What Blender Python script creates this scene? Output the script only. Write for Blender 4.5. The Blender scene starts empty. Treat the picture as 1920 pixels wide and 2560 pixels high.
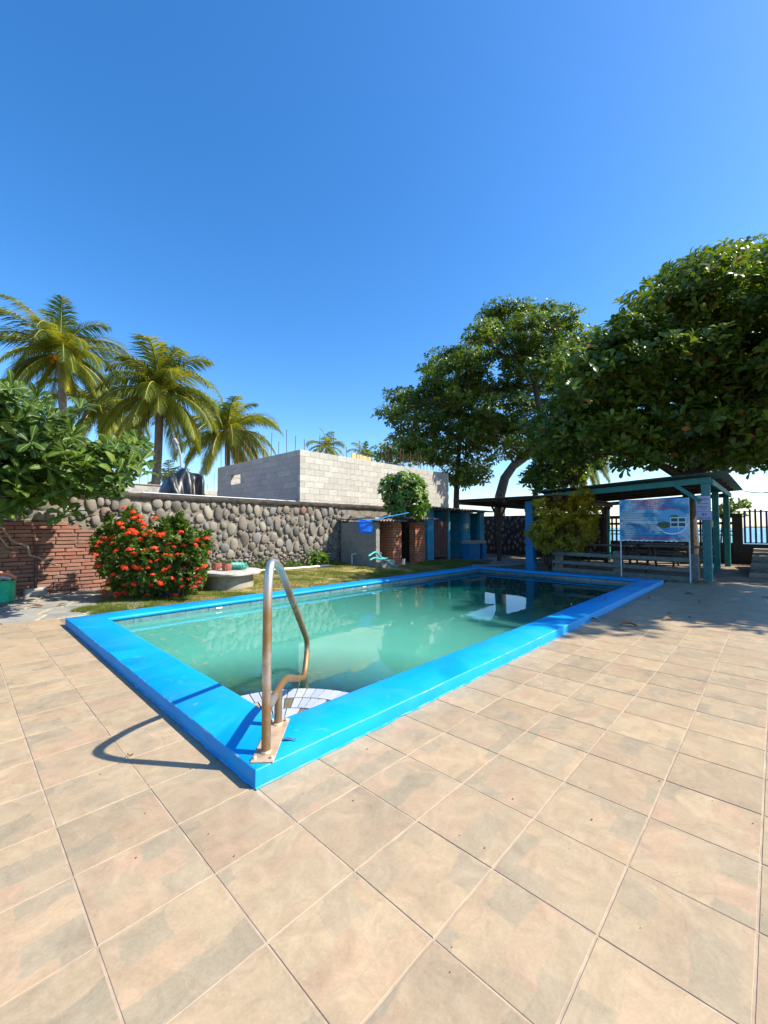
import bpy, math, random
import numpy as np
from mathutils import Matrix, Vector, Euler
R = math.radians
random.seed(7); rng = np.random.default_rng(7)
SC = bpy.context.scene
COL = SC.collection

# ---------------------------------------------------------------- camera, sky, sun
H = 1.25; FPX = 1027.9; YAW = .761586; PITCH = .03736
cam = bpy.data.objects.new('camera', bpy.data.cameras.new('camera')); COL.objects.link(cam)
cam.data.sensor_width = 36; cam.data.sensor_fit = 'AUTO'; cam.data.lens = 36 * FPX / 2560
cam.data.clip_start = .05; cam.data.clip_end = 8000
cam.location = (0, 0, H); cam.rotation_euler = (R(90) + PITCH, 0, YAW - R(90))
SC.camera = cam
SUN = Vector((.567, -.763, 1.0)).normalized()
EL = math.asin(SUN.z); AZ = math.atan2(SUN.x, SUN.y)
w = bpy.data.worlds.new('World'); SC.world = w; w.use_nodes = True
nt = w.node_tree; bg = nt.nodes['Background']
sky = nt.nodes.new('ShaderNodeTexSky'); sky.sky_type = 'NISHITA'; sky.sun_disc = False
sky.sun_elevation = EL; sky.sun_rotation = AZ; sky.altitude = 0; sky.air_density = 1.0; sky.dust_density = .6; sky.ozone_density = 3.6
hs = nt.nodes.new('ShaderNodeHueSaturation'); hs.inputs['Saturation'].default_value = 1.3; hs.inputs['Hue'].default_value = .502; hs.inputs['Value'].default_value = 1
nt.links.new(sky.outputs[0], hs.inputs['Color']); nt.links.new(hs.outputs[0], bg.inputs[0]); bg.inputs[1].default_value = .113
sl = bpy.data.lights.new('sun', 'SUN'); sl.energy = 3.9; sl.angle = R(.6); sl.color = (1, .93, .80)
so = bpy.data.objects.new('sun', sl); COL.objects.link(so); so.rotation_euler = SUN.to_track_quat('Z', 'Y').to_euler(); so.location = (0, 0, 30)
SC.view_settings.view_transform = 'Standard'; SC.view_settings.look = 'None'; SC.view_settings.exposure = 1.3; SC.view_settings.gamma = 1
SC.view_settings.use_curve_mapping = False
SC.render.engine = 'CYCLES'
SC.cycles.use_denoising = True
SC.cycles.max_bounces = 8; SC.cycles.transparent_max_bounces = 24; SC.cycles.diffuse_bounces = 3; SC.cycles.glossy_bounces = 3

# ---------------------------------------------------------------- photo measuring helpers (pixel of the 1920x2560 photo -> metres)
_F = np.array([math.cos(YAW)*math.cos(PITCH), math.sin(YAW)*math.cos(PITCH), math.sin(PITCH)])
_R = np.cross(_F, [0, 0, 1]); _R /= np.linalg.norm(_R); _U = np.cross(_R, _F); _C = np.array([0, 0, H])
def ray(u, v): return _F + _R*(u-960)/FPX - _U*(v-1280)/FPX
def G(u, v, z=0): d = ray(u, v); return _C + d*(z-H)/d[2]
def PY(u, v, Y): d = ray(u, v); return _C + d*Y/d[1]
def PX(u, v, X): d = ray(u, v); return _C + d*X/d[0]
def PD(u, v, D): return _C + ray(u, v)*D
def depth(p): return float((np.array(p, float)-_C) @ _F)

# ---------------------------------------------------------------- materials
def newmat(name):
    m = bpy.data.materials.new(name); m.use_nodes = True
    n = m.node_tree; return m, n, n.nodes['Principled BSDF']
def N(n, t, **k):
    x = n.nodes.new('ShaderNode'+t)
    for a, b in k.items(): setattr(x, a, b)
    return x
def ramp(n, stops, interp='LINEAR'):
    r = N(n, 'ValToRGB'); e = r.color_ramp; e.interpolation = interp
    while len(e.elements) < len(stops): e.elements.new(.5)
    for i, (p, c) in enumerate(stops): e.elements[i].position = p; e.elements[i].color = tuple(c)+(1,)
    return r
def vec(n, rand=True):
    tc = N(n, 'TexCoord')
    if not rand: return tc.outputs['Object']
    oi = N(n, 'ObjectInfo'); a = N(n, 'VectorMath', operation='ADD'); m = N(n, 'Math', operation='MULTIPLY'); m.inputs[1].default_value = 37.
    n.links.new(oi.outputs['Random'], m.inputs[0]); n.links.new(tc.outputs['Object'], a.inputs[0]); n.links.new(m.outputs[0], a.inputs[1])
    return a.outputs[0]
def noise(n, v, scale, detail=4, rough=.6, dist=0):
    x = N(n, 'TexNoise'); x.inputs['Scale'].default_value = scale; x.inputs['Detail'].default_value = detail
    x.inputs['Roughness'].default_value = rough; x.inputs['Distortion'].default_value = dist
    n.links.new(v, x.inputs['Vector']); return x
def mixc(n, fac, a, b, blend='MIX'):
    x = N(n, 'Mix', data_type='RGBA', blend_type=blend)
    for s, q in ((0, fac), (6, a), (7, b)):
        if isinstance(q, (int, float)): x.inputs[s].default_value = q
        elif isinstance(q, tuple): x.inputs[s].default_value = q+(1,) if len(q) == 3 else q
        else: n.links.new(q, x.inputs[s])
    return x.outputs[2]
def bump(n, b, h, strength=.3, dist=.01):
    x = N(n, 'Bump'); x.inputs['Strength'].default_value = strength; x.inputs['Distance'].default_value = dist
    n.links.new(h, x.inputs['Height']); n.links.new(x.outputs[0], b.inputs['Normal'])
def thresh(n, v, lo, hi):
    x = N(n, 'MapRange'); x.inputs[1].default_value = lo; x.inputs[2].default_value = hi; n.links.new(v, x.inputs[0]); return x.outputs[0]
def pm(name, col, rough=.75, var=.25, scale=6, bs=.3, bd=.004, bscale=60, metal=0, dirt=None, dfac=.5, dscale=3, stops=None, rand=True, spec=.5, coat=0):
    """general painted / mineral surface: base colour with mottling, optional dirt patches, optional per-piece palette"""
    m, n, b = newmat(name); v = vec(n, rand)
    nz = noise(n, v, scale, 5)
    if stops:
        oi = N(n, 'ObjectInfo'); r = ramp(n, stops); n.links.new(oi.outputs['Random'], r.inputs[0]); base = r.outputs[0]
    else: base = tuple(col)
    g = ramp(n, [(.3, (1-var,)*3), (.7, (1+var,)*3)]); n.links.new(nz.outputs[0], g.inputs[0])
    c = mixc(n, 1., base, g.outputs[0], 'MULTIPLY')
    if dirt:
        d = noise(n, v, dscale, 6, .65, .4); c = mixc(n, thresh(n, d.outputs[0], .5, .5+.5*(1.05-dfac)), c, tuple(dirt))
    n.links.new(c, b.inputs['Base Color']); b.inputs['Roughness'].default_value = rough; b.inputs['Metallic'].default_value = metal
    b.inputs['Specular IOR Level'].default_value = spec; b.inputs['Coat Weight'].default_value = coat
    if bs: bn = noise(n, v, bscale, 5, .7); bump(n, b, bn.outputs[0], bs, bd)
    return m
def leafmat(name, stops, rough=.38, trans=.35, tcol=None, spec=.5):
    m, n, b = newmat(name); at = N(n, 'Attribute'); at.attribute_name = 'rnd'
    r = ramp(n, stops); n.links.new(at.outputs['Fac'], r.inputs[0])
    n.links.new(r.outputs[0], b.inputs['Base Color']); b.inputs['Roughness'].default_value = rough; b.inputs['Specular IOR Level'].default_value = spec
    t = N(n, 'BsdfTranslucent'); c2 = mixc(n, .6, r.outputs[0], tcol or (.22, .30, .02)); n.links.new(c2, t.inputs[0])
    mx = N(n, 'MixShader'); mx.inputs[0].default_value = trans
    n.links.new(b.outputs[0], mx.inputs[1]); n.links.new(t.outputs[0], mx.inputs[2])
    n.links.new(mx.outputs[0], n.nodes['Material Output'].inputs[0]); return m

M = {}
def tile_mat():
    m, n, b = newmat('printed_slate_tile'); tc = N(n, 'TexCoord'); oi = N(n, 'ObjectInfo')
    mul = N(n, 'Math', operation='MULTIPLY'); mul.inputs[1].default_value = 61.
    n.links.new(oi.outputs['Random'], mul.inputs[0])
    a = N(n, 'VectorMath', operation='ADD'); n.links.new(tc.outputs['Object'], a.inputs[0]); n.links.new(mul.outputs[0], a.inputs[1])
    v = a.outputs[0]
    wob = noise(n, v, 7, 3); sub = N(n, 'VectorMath', operation='SCALE'); sub.inputs['Scale'].default_value = .09
    n.links.new(wob.outputs['Color'], sub.inputs[0]); ad = N(n, 'VectorMath', operation='ADD'); n.links.new(v, ad.inputs[0]); n.links.new(sub.outputs[0], ad.inputs[1])
    br = N(n, 'TexBrick'); n.links.new(ad.outputs[0], br.inputs['Vector'])
    br.inputs['Scale'].default_value = 1; br.inputs['Brick Width'].default_value = .23; br.inputs['Row Height'].default_value = .115
    br.inputs['Mortar Size'].default_value = .0022; br.inputs['Mortar Smooth'].default_value = .6; br.offset = .37; br.offset_frequency = 2; br.squash = .6; br.squash_frequency = 3
    br.inputs['Color1'].default_value = (0, 0, 0, 1); br.inputs['Color2'].default_value = (1, 1, 1, 1); br.inputs['Mortar'].default_value = (.5, .5, .5, 1)
    cr = ramp(n, [(0, (.385, .285, .185)), (.3, (.40, .31, .20)), (.52, (.38, .305, .20)), (.60, (.25, .225, .165)), (.72, (.28, .25, .18)), (.78, (.395, .29, .185)), (1, (.40, .265, .18))]); n.links.new(br.outputs['Color'], cr.inputs[0]); soft = noise(n, v, 9, 5, .7, .5); sfac = N(n, 'Math', operation='MULTIPLY_ADD'); sfac.inputs[1].default_value = 1.1; sfac.inputs[2].default_value = -.25; n.links.new(soft.outputs[0], sfac.inputs[0]); crs = mixc(n, sfac.outputs[0], cr.outputs[0], (.375, .30, .205))
    big = noise(n, v, 3.2, 6, .65, .5); mott = ramp(n, [(.28, (.78, .79, .80)), (.5, (1, 1, 1)), (.74, (1.10, 1.08, 1.05))]); n.links.new(big.outputs[0], mott.inputs[0])
    c = mixc(n, 1., crs, mott.outputs[0], 'MULTIPLY')
    gm = noise(n, v, 2.3, 5, .7, 1.0); c = mixc(n, thresh(n, gm.outputs[0], .46, .74), c, (.37, .30, .205))
    vz = noise(n, v, 6.5, 7, .72, 1.4); c = mixc(n, 1., c, mixc(n, thresh(n, vz.outputs[0], .30, .70), (.74, .72, .68), (1.13, 1.12, 1.10)), 'MULTIPLY')
    rs = noise(n, v, 3.1, 4, .6, .8); c = mixc(n, thresh(n, rs.outputs[0], .60, .95), c, (.30, .20, .12)); tv_ = ramp(n, [(0, (.84, .82, .79)), (.5, (.97, .95, .915)), (1, (1.05, 1.01, .95))]); n.links.new(oi.outputs['Random'], tv_.inputs[0]); c = mixc(n, 1., c, tv_.outputs[0], 'MULTIPLY')
    lin = thresh(n, br.outputs['Fac'], .2, 1.0); lf = N(n, 'Math', operation='MULTIPLY'); lf.inputs[1].default_value = .22; n.links.new(lin, lf.inputs[0])
    c = mixc(n, lf.outputs[0], c, (.24, .19, .13))
    gn = noise(n, v, 90, 3, .8); c = mixc(n, .2, c, mixc(n, thresh(n, gn.outputs[0], .35, .65), (.27, .21, .145), (.48, .38, .27)))
    sp = noise(n, tc.outputs['Object'], 14, 8, .8, .2); sp2 = noise(n, v, 1.2, 3)
    sm = N(n, 'Math', operation='MULTIPLY'); n.links.new(thresh(n, sp.outputs[0], .66, .74), sm.inputs[0]); n.links.new(thresh(n, sp2.outputs[0], .56, .66), sm.inputs[1])
    c = mixc(n, sm.outputs[0], c, (.16, .10, .06))
    n.links.new(c, b.inputs['Base Color']); b.inputs['Roughness'].default_value = .52; b.inputs['Specular IOR Level'].default_value = .35
    bump(n, b, noise(n, v, 25, 6, .7).outputs[0], .25, .003); return m
M['tile'] = tile_mat()
M['grout'] = pm('cement_grout', (.36, .275, .20), .9, .25, 9, .4, .003, 80, rand=False, dirt=(.22, .16, .12), dfac=.4)
M['blue'] = pm('blue_pool_paint', (.0, .27, .60), .5, .10, 3, .12, .003, 25, rand=False, dirt=(.03, .29, .62), dfac=.25, dscale=2.6, spec=.22)
M['worn'] = pm('worn_blue_edge', (.0, .27, .60), .5, .1, 20, .3, .003, 60, rand=False, dirt=(.38, .50, .58), dfac=.5, dscale=11)
def scuffs(m, col, a, b, sc):
    n = m.node_tree; p = n.nodes['Principled BSDF']; old = p.inputs['Base Color'].links[0].from_socket; v = vec(n, False)
    q = noise(n, v, sc, 8, .75, .6); q2 = noise(n, v, 1.1, 3); mu = N(n, 'Math', operation='MULTIPLY'); n.links.new(thresh(n, q.outputs[0], a, b), mu.inputs[0]); n.links.new(thresh(n, q2.outputs[0], .42, .62), mu.inputs[1])
    n.links.new(mixc(n, mu.outputs[0], old, col), p.inputs['Base Color'])
scuffs(M['blue'], (.16, .36, .52), .60, .72, 7); scuffs(M['blue'], (.02, .12, .30), .62, .75, 3.3)
M['pooltile'] = pm('pool_band_tile', (.10, .19, .20), .12, .22, 3, .05, .002, 30, spec=.6, dirt=(.05, .11, .12), dfac=.4, dscale=5)
M['basin'] = pm('basin_plaster', (.30, .62, .52), .5, .1, 2, 0, rand=False)
M['steel'] = None
def steel():
    m, n, b = newmat('stained_steel'); v = vec(n, False); nz = noise(n, v, 3.5, 5, .7, .3)
    geo = N(n, 'NewGeometry'); sx = N(n, 'SeparateXYZ'); n.links.new(geo.outputs['Position'], sx.inputs[0])
    z = thresh(n, sx.outputs[2], 1.04, .80); ad = N(n, 'Math', operation='MULTIPLY'); n.links.new(z, ad.inputs[0]); n.links.new(thresh(n, nz.outputs[0], .15, .48), ad.inputs[1])
    c = mixc(n, ad.outputs[0], (.60, .60, .58), (.33, .20, .095)); n.links.new(c, b.inputs['Base Color'])
    b.inputs['Metallic'].default_value = .92; n.links.new(thresh(n, ad.outputs[0], -2.0, 3.0), b.inputs['Roughness']); b.inputs['Roughness'].default_value = .35
    bump(n, b, noise(n, v, 120, 4, .7).outputs[0], .12, .001); return m
M['steel'] = steel()
M['plate'] = pm('stained_plate', (.50, .36, .24), .5, .25, 14, .2, metal=.35, rand=False)
M['bolt'] = pm('bolt_metal', (.62, .55, .45), .4, .2, 30, .1, metal=.6)
M['mosaicwhite'] = pm('white_mosaic', None, .25, .08, 9, .05, stops=[(0, (.36, .40, .48)), (.4, (.42, .44, .47)), (.8, (.28, .33, .41)), (1, (.46, .46, .45))])
M['mosaicgrey'] = pm('bare_screed_tile', None, .8, .3, 20, .4, stops=[(0, (.07, .05, .035)), (.5, (.34, .28, .14)), (1, (.38, .32, .19))], dirt=(.12, .09, .06), dfac=.6, dscale=22)
M['mortar'] = pm('grey_mortar', (.21, .18, .14), .95, .4, 5, .9, .02, 26, rand=False, dirt=(.10, .085, .065), dfac=.45, dscale=2.2)
M['capcement'] = pm('blackened_cement', (.045, .038, .03), .95, .5, 8, 1, .03, 20, rand=False, dirt=(.075, .063, .048), dfac=.45, dscale=4)
M['stone'] = pm('river_stone', None, .8, .22, 9, .4, .006, 40, dirt=(.17, .145, .115), dfac=.35, dscale=7,
    stops=[(0, (0.094, 0.087, 0.074)), (.15, (0.195, 0.169, 0.133)), (.3, (0.129, 0.111, 0.091)), (.42, (0.238, 0.215, 0.175)), (.5, (0.159, 0.129, 0.109)), (.62, (0.144, 0.150, 0.147)), (.7, (0.260, 0.230, 0.181)), (.8, (0.112, 0.097, 0.081)), (.9, (0.195, 0.158, 0.133)), (.965, (0.159, 0.136, 0.115)), (.98, (0.217, 0.100, 0.077)), (1, (0.332, 0.308, 0.265))])
M['brick'] = pm('weathered_brick', None, .88, .28, 12, .7, .006, 50, dirt=(.20, .15, .12), dfac=.45, dscale=6,
    stops=[(0, (.24, .105, .07)), (.3, (.32, .135, .09)), (.55, (.25, .12, .085)), (.75, (.36, .17, .115)), (1, (.23, .14, .105))])
M['orangebrick'] = pm('orange_brick', None, .88, .25, 14, .6, .006, 50, dirt=(.30, .22, .17), dfac=.35, dscale=8,
    stops=[(0, (.42, .12, .04)), (.4, (.50, .17, .07)), (.7, (.38, .12, .06)), (1, (.46, .20, .10))])
M['brickmortar'] = pm('brick_mortar', (.085, .068, .054), .95, .35, 12, .8, .01, 50, rand=False)
M['block'] = pm('concrete_block', None, .92, .13, 4, .5, .004, 70, dirt=(.36, .34, .30), dfac=.25, dscale=2.2,
    stops=[(0, (.40, .38, .325)), (.35, (.45, .425, .365)), (.7, (.50, .475, .41)), (1, (.42, .395, .34))])
M['blockjoint'] = pm('block_joint', (.37, .35, .315), .95, .2, 10, .5, .004, 70, rand=False)
M['greenblock'] = pm('shed_block', None, .9, .15, 7, .4, .004, 60, dirt=(.14, .14, .12), dfac=.4, dscale=3,
    stops=[(0, (.20, .205, .18)), (.5, (.25, .25, .225)), (1, (.22, .225, .20))])
M['shedjoint'] = pm('shed_joint', (.33, .33, .29), .95, .2, 10, .4, rand=False)
M['rust'] = pm('rusty_bar', (.14, .05, .025), .85, .4, 20, .4)
M['rustpost'] = pm('brown_painted_pipe', (.085, .04, .032), .6, .3, 14, .2)
M['woodform'] = pm('pale_formwork', (.60, .42, .20), .8, .15, 8, .2)
M['oldwood'] = pm('grey_old_wood', (.17, .15, .125), .9, .4, 14, .5, .005, 60, dirt=(.06, .05, .04), dfac=.4)
M['darkwood'] = pm('dark_timber', (.075, .05, .035), .85, .4, 12, .4)
M['paintwood'] = pm('dull_green_rail', (.15, .16, .13), .85, .3, 10, .4, .004, 50, dirt=(.10, .09, .07), dfac=.5, dscale=9)
M['teal'] = pm('teal_painted_timber', (.015, .19, .175), .6, .25, 7, .25, .003, 50, dirt=(.05, .15, .14), dfac=.35, dscale=8)
M['tealpale'] = pm('faded_teal_post', (.05, .21, .21), .7, .25, 7, .25, .003, 50, dirt=(.07, .16, .15), dfac=.35, dscale=8)
M['turq'] = pm('turquoise_wall_paint', (.012, .25, .38), .65, .2, 5, .2, .003, 40, rand=False, dirt=(.30, .33, .31), dfac=.22, dscale=2.4)
M['bluecol'] = pm('blue_column_paint', (.006, .17, .38), .6, .15, 5, .2, .003, 40, rand=False)
M['sheet'] = pm('weathered_sheet', (.21, .195, .17), .75, .35, 5, .3, .004, 30, rand=False, dirt=(.07, .06, .05), dfac=.6, dscale=4)
M['darksheet'] = pm('dark_sheet', (.055, .055, .05), .6, .3, 6, .2, rand=False)
M['greensheet'] = pm('green_sheet', (.045, .11, .10), .55, .3, 6, .2, rand=False)
M['maroon'] = pm('maroon_door', (.10, .045, .045), .7, .25, 6, .3, dirt=(.2, .12, .10), dfac=.25)
M['dark'] = pm('dark_interior', (.035, .03, .026), .95, .3, 5, .3, rand=False)
M['white'] = pm('white_plastic', (.72, .72, .68), .45, .1, 8, .1)
M['whitemetal'] = pm('white_metal_tube', (.62, .66, .66), .45, .1, 8, .1)
M['grey'] = pm('grey_box', (.35, .36, .36), .5, .1, 8, .1)
M['hose'] = pm('teal_hose', (.05, .38, .36), .4, .12, 12, .1)
M['netblue'] = pm('blue_plastic', (.008, .16, .75), .35, .15, 6, .1)
M['poleblue'] = pm('blue_pole', (.02, .28, .66), .35, .1, 6, .05)
M['terra'] = pm('terracotta_plastic', (.36, .12, .08), .6, .25, 18, .3)
M['orangehose'] = pm('orange_hose', (.50, .16, .07), .5, .2, 10, .1)
M['greycan'] = pm('grey_tube', (.30, .29, .27), .5, .2, 10, .1)
M['mint'] = pm('mint_plastic', (.06, .32, .24), .4, .12, 12, .1)
M['green'] = pm('green_plastic', (.005, .36, .19), .4, .12, 12, .1)
M['concrete'] = pm('rough_concrete', (.40, .375, .33), .92, .22, 7, .7, .008, 45, rand=False, dirt=(.17, .155, .13), dfac=.5, dscale=5)
M['concrete2'] = pm('stained_concrete', (.30, .27, .21), .92, .25, 7, .6, .008, 45, rand=False, dirt=(.14, .12, .085), dfac=.55, dscale=4)
M['tarp'] = pm('black_tarp', (.008, .008, .009), .42, .2, 6, .5, .01, 14, rand=False, spec=.7)
M['flag'] = pm('flagstone', None, .8, .22, 5, .5, .008, 25, dirt=(.33, .28, .21), dfac=.4, dscale=4,
    stops=[(0, (.20, .205, .19)), (.4, (.28, .265, .225)), (.7, (.23, .225, .205)), (1, (.34, .31, .25))])
M['flagjoint'] = pm('flag_joint', (.44, .38, .28), .95, .25, 12, .6, .006, 50, rand=False)
M['soil'] = pm('sandy_soil', (.22, .17, .12), .95, .35, 1.5, .6, .02, 18, rand=False, dirt=(.13, .095, .065), dfac=.5, dscale=.7)
M['sand'] = pm('beach_sand', (.42, .35, .26), .95, .15, 1, .3, .02, 8, rand=False)
def lawn():
    m, n, b = newmat('lawn_turf'); v = vec(n, False); a = noise(n, v, 1.3, 5, .65, .6); r = ramp(n, [(.38, (.07, .10, .018)), (.48, (.15, .16, .035)), (.56, (.38, .28, .11)), (.68, (.50, .37, .17))])
    n.links.new(a.outputs[0], r.inputs[0]); f = noise(n, v, 70, 4, .8); c = mixc(n, 1., r.outputs[0], mixc(n, f.outputs[0], (.5, .5, .5), (1.5, 1.5, 1.5)), 'MULTIPLY')
    n.links.new(c, b.inputs['Base Color']); b.inputs['Roughness'].default_value = .95; b.inputs['Specular IOR Level'].default_value = .1
    bump(n, b, f.outputs[0], 1, .03); return m
M['lawn'] = lawn()
M['bark'] = pm('grey_brown_bark', (.10, .082, .062), .95, .4, 7, 1, .02, 22, rand=False, dirt=(.05, .04, .032), dfac=.5, dscale=5)
M['palebark'] = pm('pale_branch_bark', (.30, .24, .17), .9, .3, 12, .6, .005, 60, rand=False)
M['palmbark'] = pm('palm_bark', (.20, .17, .13), .95, .3, 10, .8, .02, 18, rand=False, dirt=(.10, .08, .06), dfac=.4)
M['coconut'] = pm('orange_coconut', (.75, .30, .02), .5, .25, 12, .1)
M['rachis'] = pm('frond_rib', (.38, .30, .05), .5, .2, 6, .1)
M['palmleaf'] = leafmat('palm_leaflets', [(0, (.05, .085, .014)), (.4, (.09, .14, .018)), (.66, (.20, .23, .02)), (.86, (.52, .40, .025)), (1, (.52, .27, .06))], .5, .42, (.50, .48, .02), .25)
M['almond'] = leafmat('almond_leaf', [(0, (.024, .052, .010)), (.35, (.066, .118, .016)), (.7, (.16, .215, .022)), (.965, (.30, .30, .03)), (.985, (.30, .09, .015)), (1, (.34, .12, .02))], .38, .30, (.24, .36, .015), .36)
M['bigleaf'] = leafmat('broad_glossy_leaf', [(0, (.020, .045, .009)), (.5, (.048, .095, .013)), (.88, (.10, .155, .018)), (1, (.16, .19, .02))], .48, .30, (.20, .32, .01), .14)
M['vein'] = leafmat('leaf_vein', [(0, (.20, .26, .06)), (1, (.20, .26, .06))], .5, .1)
M['shrubleaf'] = leafmat('small_shrub_leaf', [(0, (.035, .075, .012)), (.6, (.075, .135, .018)), (1, (.17, .22, .03))], .36, .3, (.16, .30, .01))
M['croton'] = leafmat('croton_leaf', [(0, (.05, .08, .01)), (.25, (.20, .20, .008)), (.6, (.46, .34, .006)), (1, (.64, .45, .01))], .5, .35, (.5, .40, .01))
M['noni'] = leafmat('glossy_tree_leaf', [(0, (.035, .10, .012)), (.6, (.08, .17, .018)), (1, (.20, .28, .04))], .42, .28, (.20, .38, .01))
M['grassblade'] = leafmat('grass_blades', [(0, (.07, .12, .016)), (.4, (.14, .18, .028)), (.62, (.27, .25, .06)), (.8, (.52, .38, .17)), (1, (.62, .46, .22))], .6, .35, (.22, .30, .03), .2)
M['petal'] = leafmat('ixora_petal', [(0, (.80, .03, .012)), (.6, (.86, .08, .02)), (1, (.90, .20, .04))], .5, .35, (1, .14, .03))
M['dryleaf'] = leafmat('dry_leaf', [(0, (.08, .035, .02)), (.5, (.20, .09, .04)), (1, (.36, .20, .09))], .7, .15, (.4, .2, .08))
M['redroof'] = pm('red_sheet', (.50, .08, .07), .6, .15, 5, .1)
M['purple'] = pm('purple_fence_paint', (.06, .035, .20), .6, .2, 8, .2)
M['fencedark'] = pm('dark_fence_timber', (.035, .028, .03), .8, .3, 8, .3)
def flat(name, col, rough=.5):
    m, n, b = newmat(name); b.inputs['Base Color'].default_value = tuple(col)+(1,); b.inputs['Roughness'].default_value = rough; return m
M['lred'] = flat('red_print', (.62, .01, .05)); M['lblack'] = flat('black_print', (.03, .03, .06)); M['lblue'] = flat('blue_print', (.02, .05, .5)); M['lwhite'] = flat('white_print', (.75, .8, .85))
def signmat():
    m, n, b = newmat('sky_print_banner'); v = vec(n, False); a = noise(n, v, 2.6, 4, .5, .8); r = ramp(n, [(.36, (.012, .16, .36)), (.47, (.03, .30, .50)), (.54, (.34, .50, .56)), (.7, (.55, .62, .64))])
    n.links.new(a.outputs[0], r.inputs[0]); n.links.new(r.outputs[0], b.inputs['Base Color']); b.inputs['Roughness'].default_value = .45; return m
M['signsky'] = signmat()
def watermat():
    m, n, b = newmat('milky_green_water'); v = vec(n, False); n.nodes.remove(b)
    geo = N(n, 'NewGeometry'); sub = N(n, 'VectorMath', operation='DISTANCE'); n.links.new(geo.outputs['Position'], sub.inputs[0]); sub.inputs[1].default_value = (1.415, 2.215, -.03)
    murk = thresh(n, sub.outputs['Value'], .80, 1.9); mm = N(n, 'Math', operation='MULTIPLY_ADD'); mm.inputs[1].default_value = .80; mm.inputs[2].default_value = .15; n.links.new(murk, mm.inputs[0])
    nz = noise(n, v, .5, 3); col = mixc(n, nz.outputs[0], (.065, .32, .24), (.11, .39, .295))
    sxw = N(n, 'SeparateXYZ'); n.links.new(geo.outputs['Position'], sxw.inputs[0]); far_shade = N(n, 'MapRange', interpolation_type='SMOOTHSTEP'); far_shade.inputs[1].default_value = 2.6; far_shade.inputs[2].default_value = 7.6; n.links.new(sxw.outputs[0], far_shade.inputs[0])
    col = mixc(n, far_shade.outputs[0], col, (.004, .065, .05))  # crown shade and a supposed deep end painted into the far water colour
    d = N(n, 'BsdfPrincipled'); n.links.new(col, d.inputs['Base Color']); d.inputs['Specular IOR Level'].default_value = 0; d.inputs['Roughness'].default_value = 1
    d.subsurface_method = 'BURLEY'; d.inputs['Subsurface Weight'].default_value = .9; d.inputs['Subsurface Radius'].default_value = (.5, 1.0, .8); d.inputs['Subsurface Scale'].default_value = .55
    t = N(n, 'BsdfTransparent'); t.inputs[0].default_value = (.78, .95, .92, 1)
    mx = N(n, 'MixShader'); n.links.new(mm.outputs[0], mx.inputs[0]); n.links.new(t.outputs[0], mx.inputs[1]); n.links.new(d.outputs[0], mx.inputs[2])
    g = N(n, 'BsdfGlossy'); g.inputs['Roughness'].default_value = .015
    mp = N(n, 'Mapping'); mp.inputs['Scale'].default_value = (1, 1, 1); n.links.new(v, mp.inputs[0])
    w1 = noise(n, mp.outputs[0], 2.2, 2, .5, .5); bp = N(n, 'Bump'); bp.inputs['Strength'].default_value = .03; bp.inputs['Distance'].default_value = .03; n.links.new(w1.outputs[0], bp.inputs['Height'])
    n.links.new(bp.outputs[0], g.inputs['Normal']); fr = N(n, 'Fresnel'); fr.inputs[0].default_value = 1.52; n.links.new(bp.outputs[0], fr.inputs['Normal'])
    o = N(n, 'MixShader'); n.links.new(fr.outputs[0], o.inputs[0]); n.links.new(mx.outputs[0], o.inputs[1]); n.links.new(g.outputs[0], o.inputs[2])
    n.links.new(o.outputs[0], n.nodes['Material Output'].inputs[0]); return m
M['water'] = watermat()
def seamat():
    m, n, b = newmat('sea_water'); v = vec(n, False); b.inputs['Base Color'].default_value = (.02, .13, .17, 1); b.inputs['Roughness'].default_value = .25
    w1 = noise(n, v, .35, 6, .6); bump(n, b, w1.outputs[0], .8, .5)
    f = noise(n, v, .06, 6, .7, .8); c = mixc(n, thresh(n, f.outputs[0], .62, .70), (.03, .20, .25), (.6, .66, .68)); n.links.new(c, b.inputs['Base Color']); return m
M['sea'] = seamat()

# ---------------------------------------------------------------- object helpers
def wl(o):
    p = Vector((0, 0, 0))
    while o: p += o.location; o = o.parent
    return p
def thing(name, label, cat, loc=(0, 0, 0), group=None):
    o = bpy.data.objects.new(name, None); COL.objects.link(o); o.location = loc; o.empty_display_size = .2
    o['label'] = label; o['category'] = cat
    if group: o['group'] = group
    return o
def tag(o, label, cat, group=None):
    o['label'] = label; o['category'] = cat
    if group: o['group'] = group
    return o
def struct(o, kind='structure'): o['kind'] = kind; return o
def put(name, me, parent=None, loc=(0, 0, 0), rot=None, scale=None, label=None):
    o = bpy.data.objects.new(name, me); COL.objects.link(o)
    l = Vector([float(q) for q in loc])
    if parent: o.parent = parent; l = l - wl(parent)
    o.location = l
    if rot is not None: o.rotation_euler = rot
    if scale is not None: o.scale = scale
    if label: o['label'] = label
    return o
def mesh(name, V, Fc, mats, smooth=False, fm=None, rnd=None):
    me = bpy.data.meshes.new(name); me.from_pydata([tuple(map(float, v)) for v in V], [], [tuple(f) for f in Fc])
    for m in (mats if isinstance(mats, (list, tuple)) else [mats]): me.materials.append(m)
    if fm: me.polygons.foreach_set('material_index', fm)
    if smooth: me.polygons.foreach_set('use_smooth', [True]*len(me.polygons))
    me.update(); return me
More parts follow.
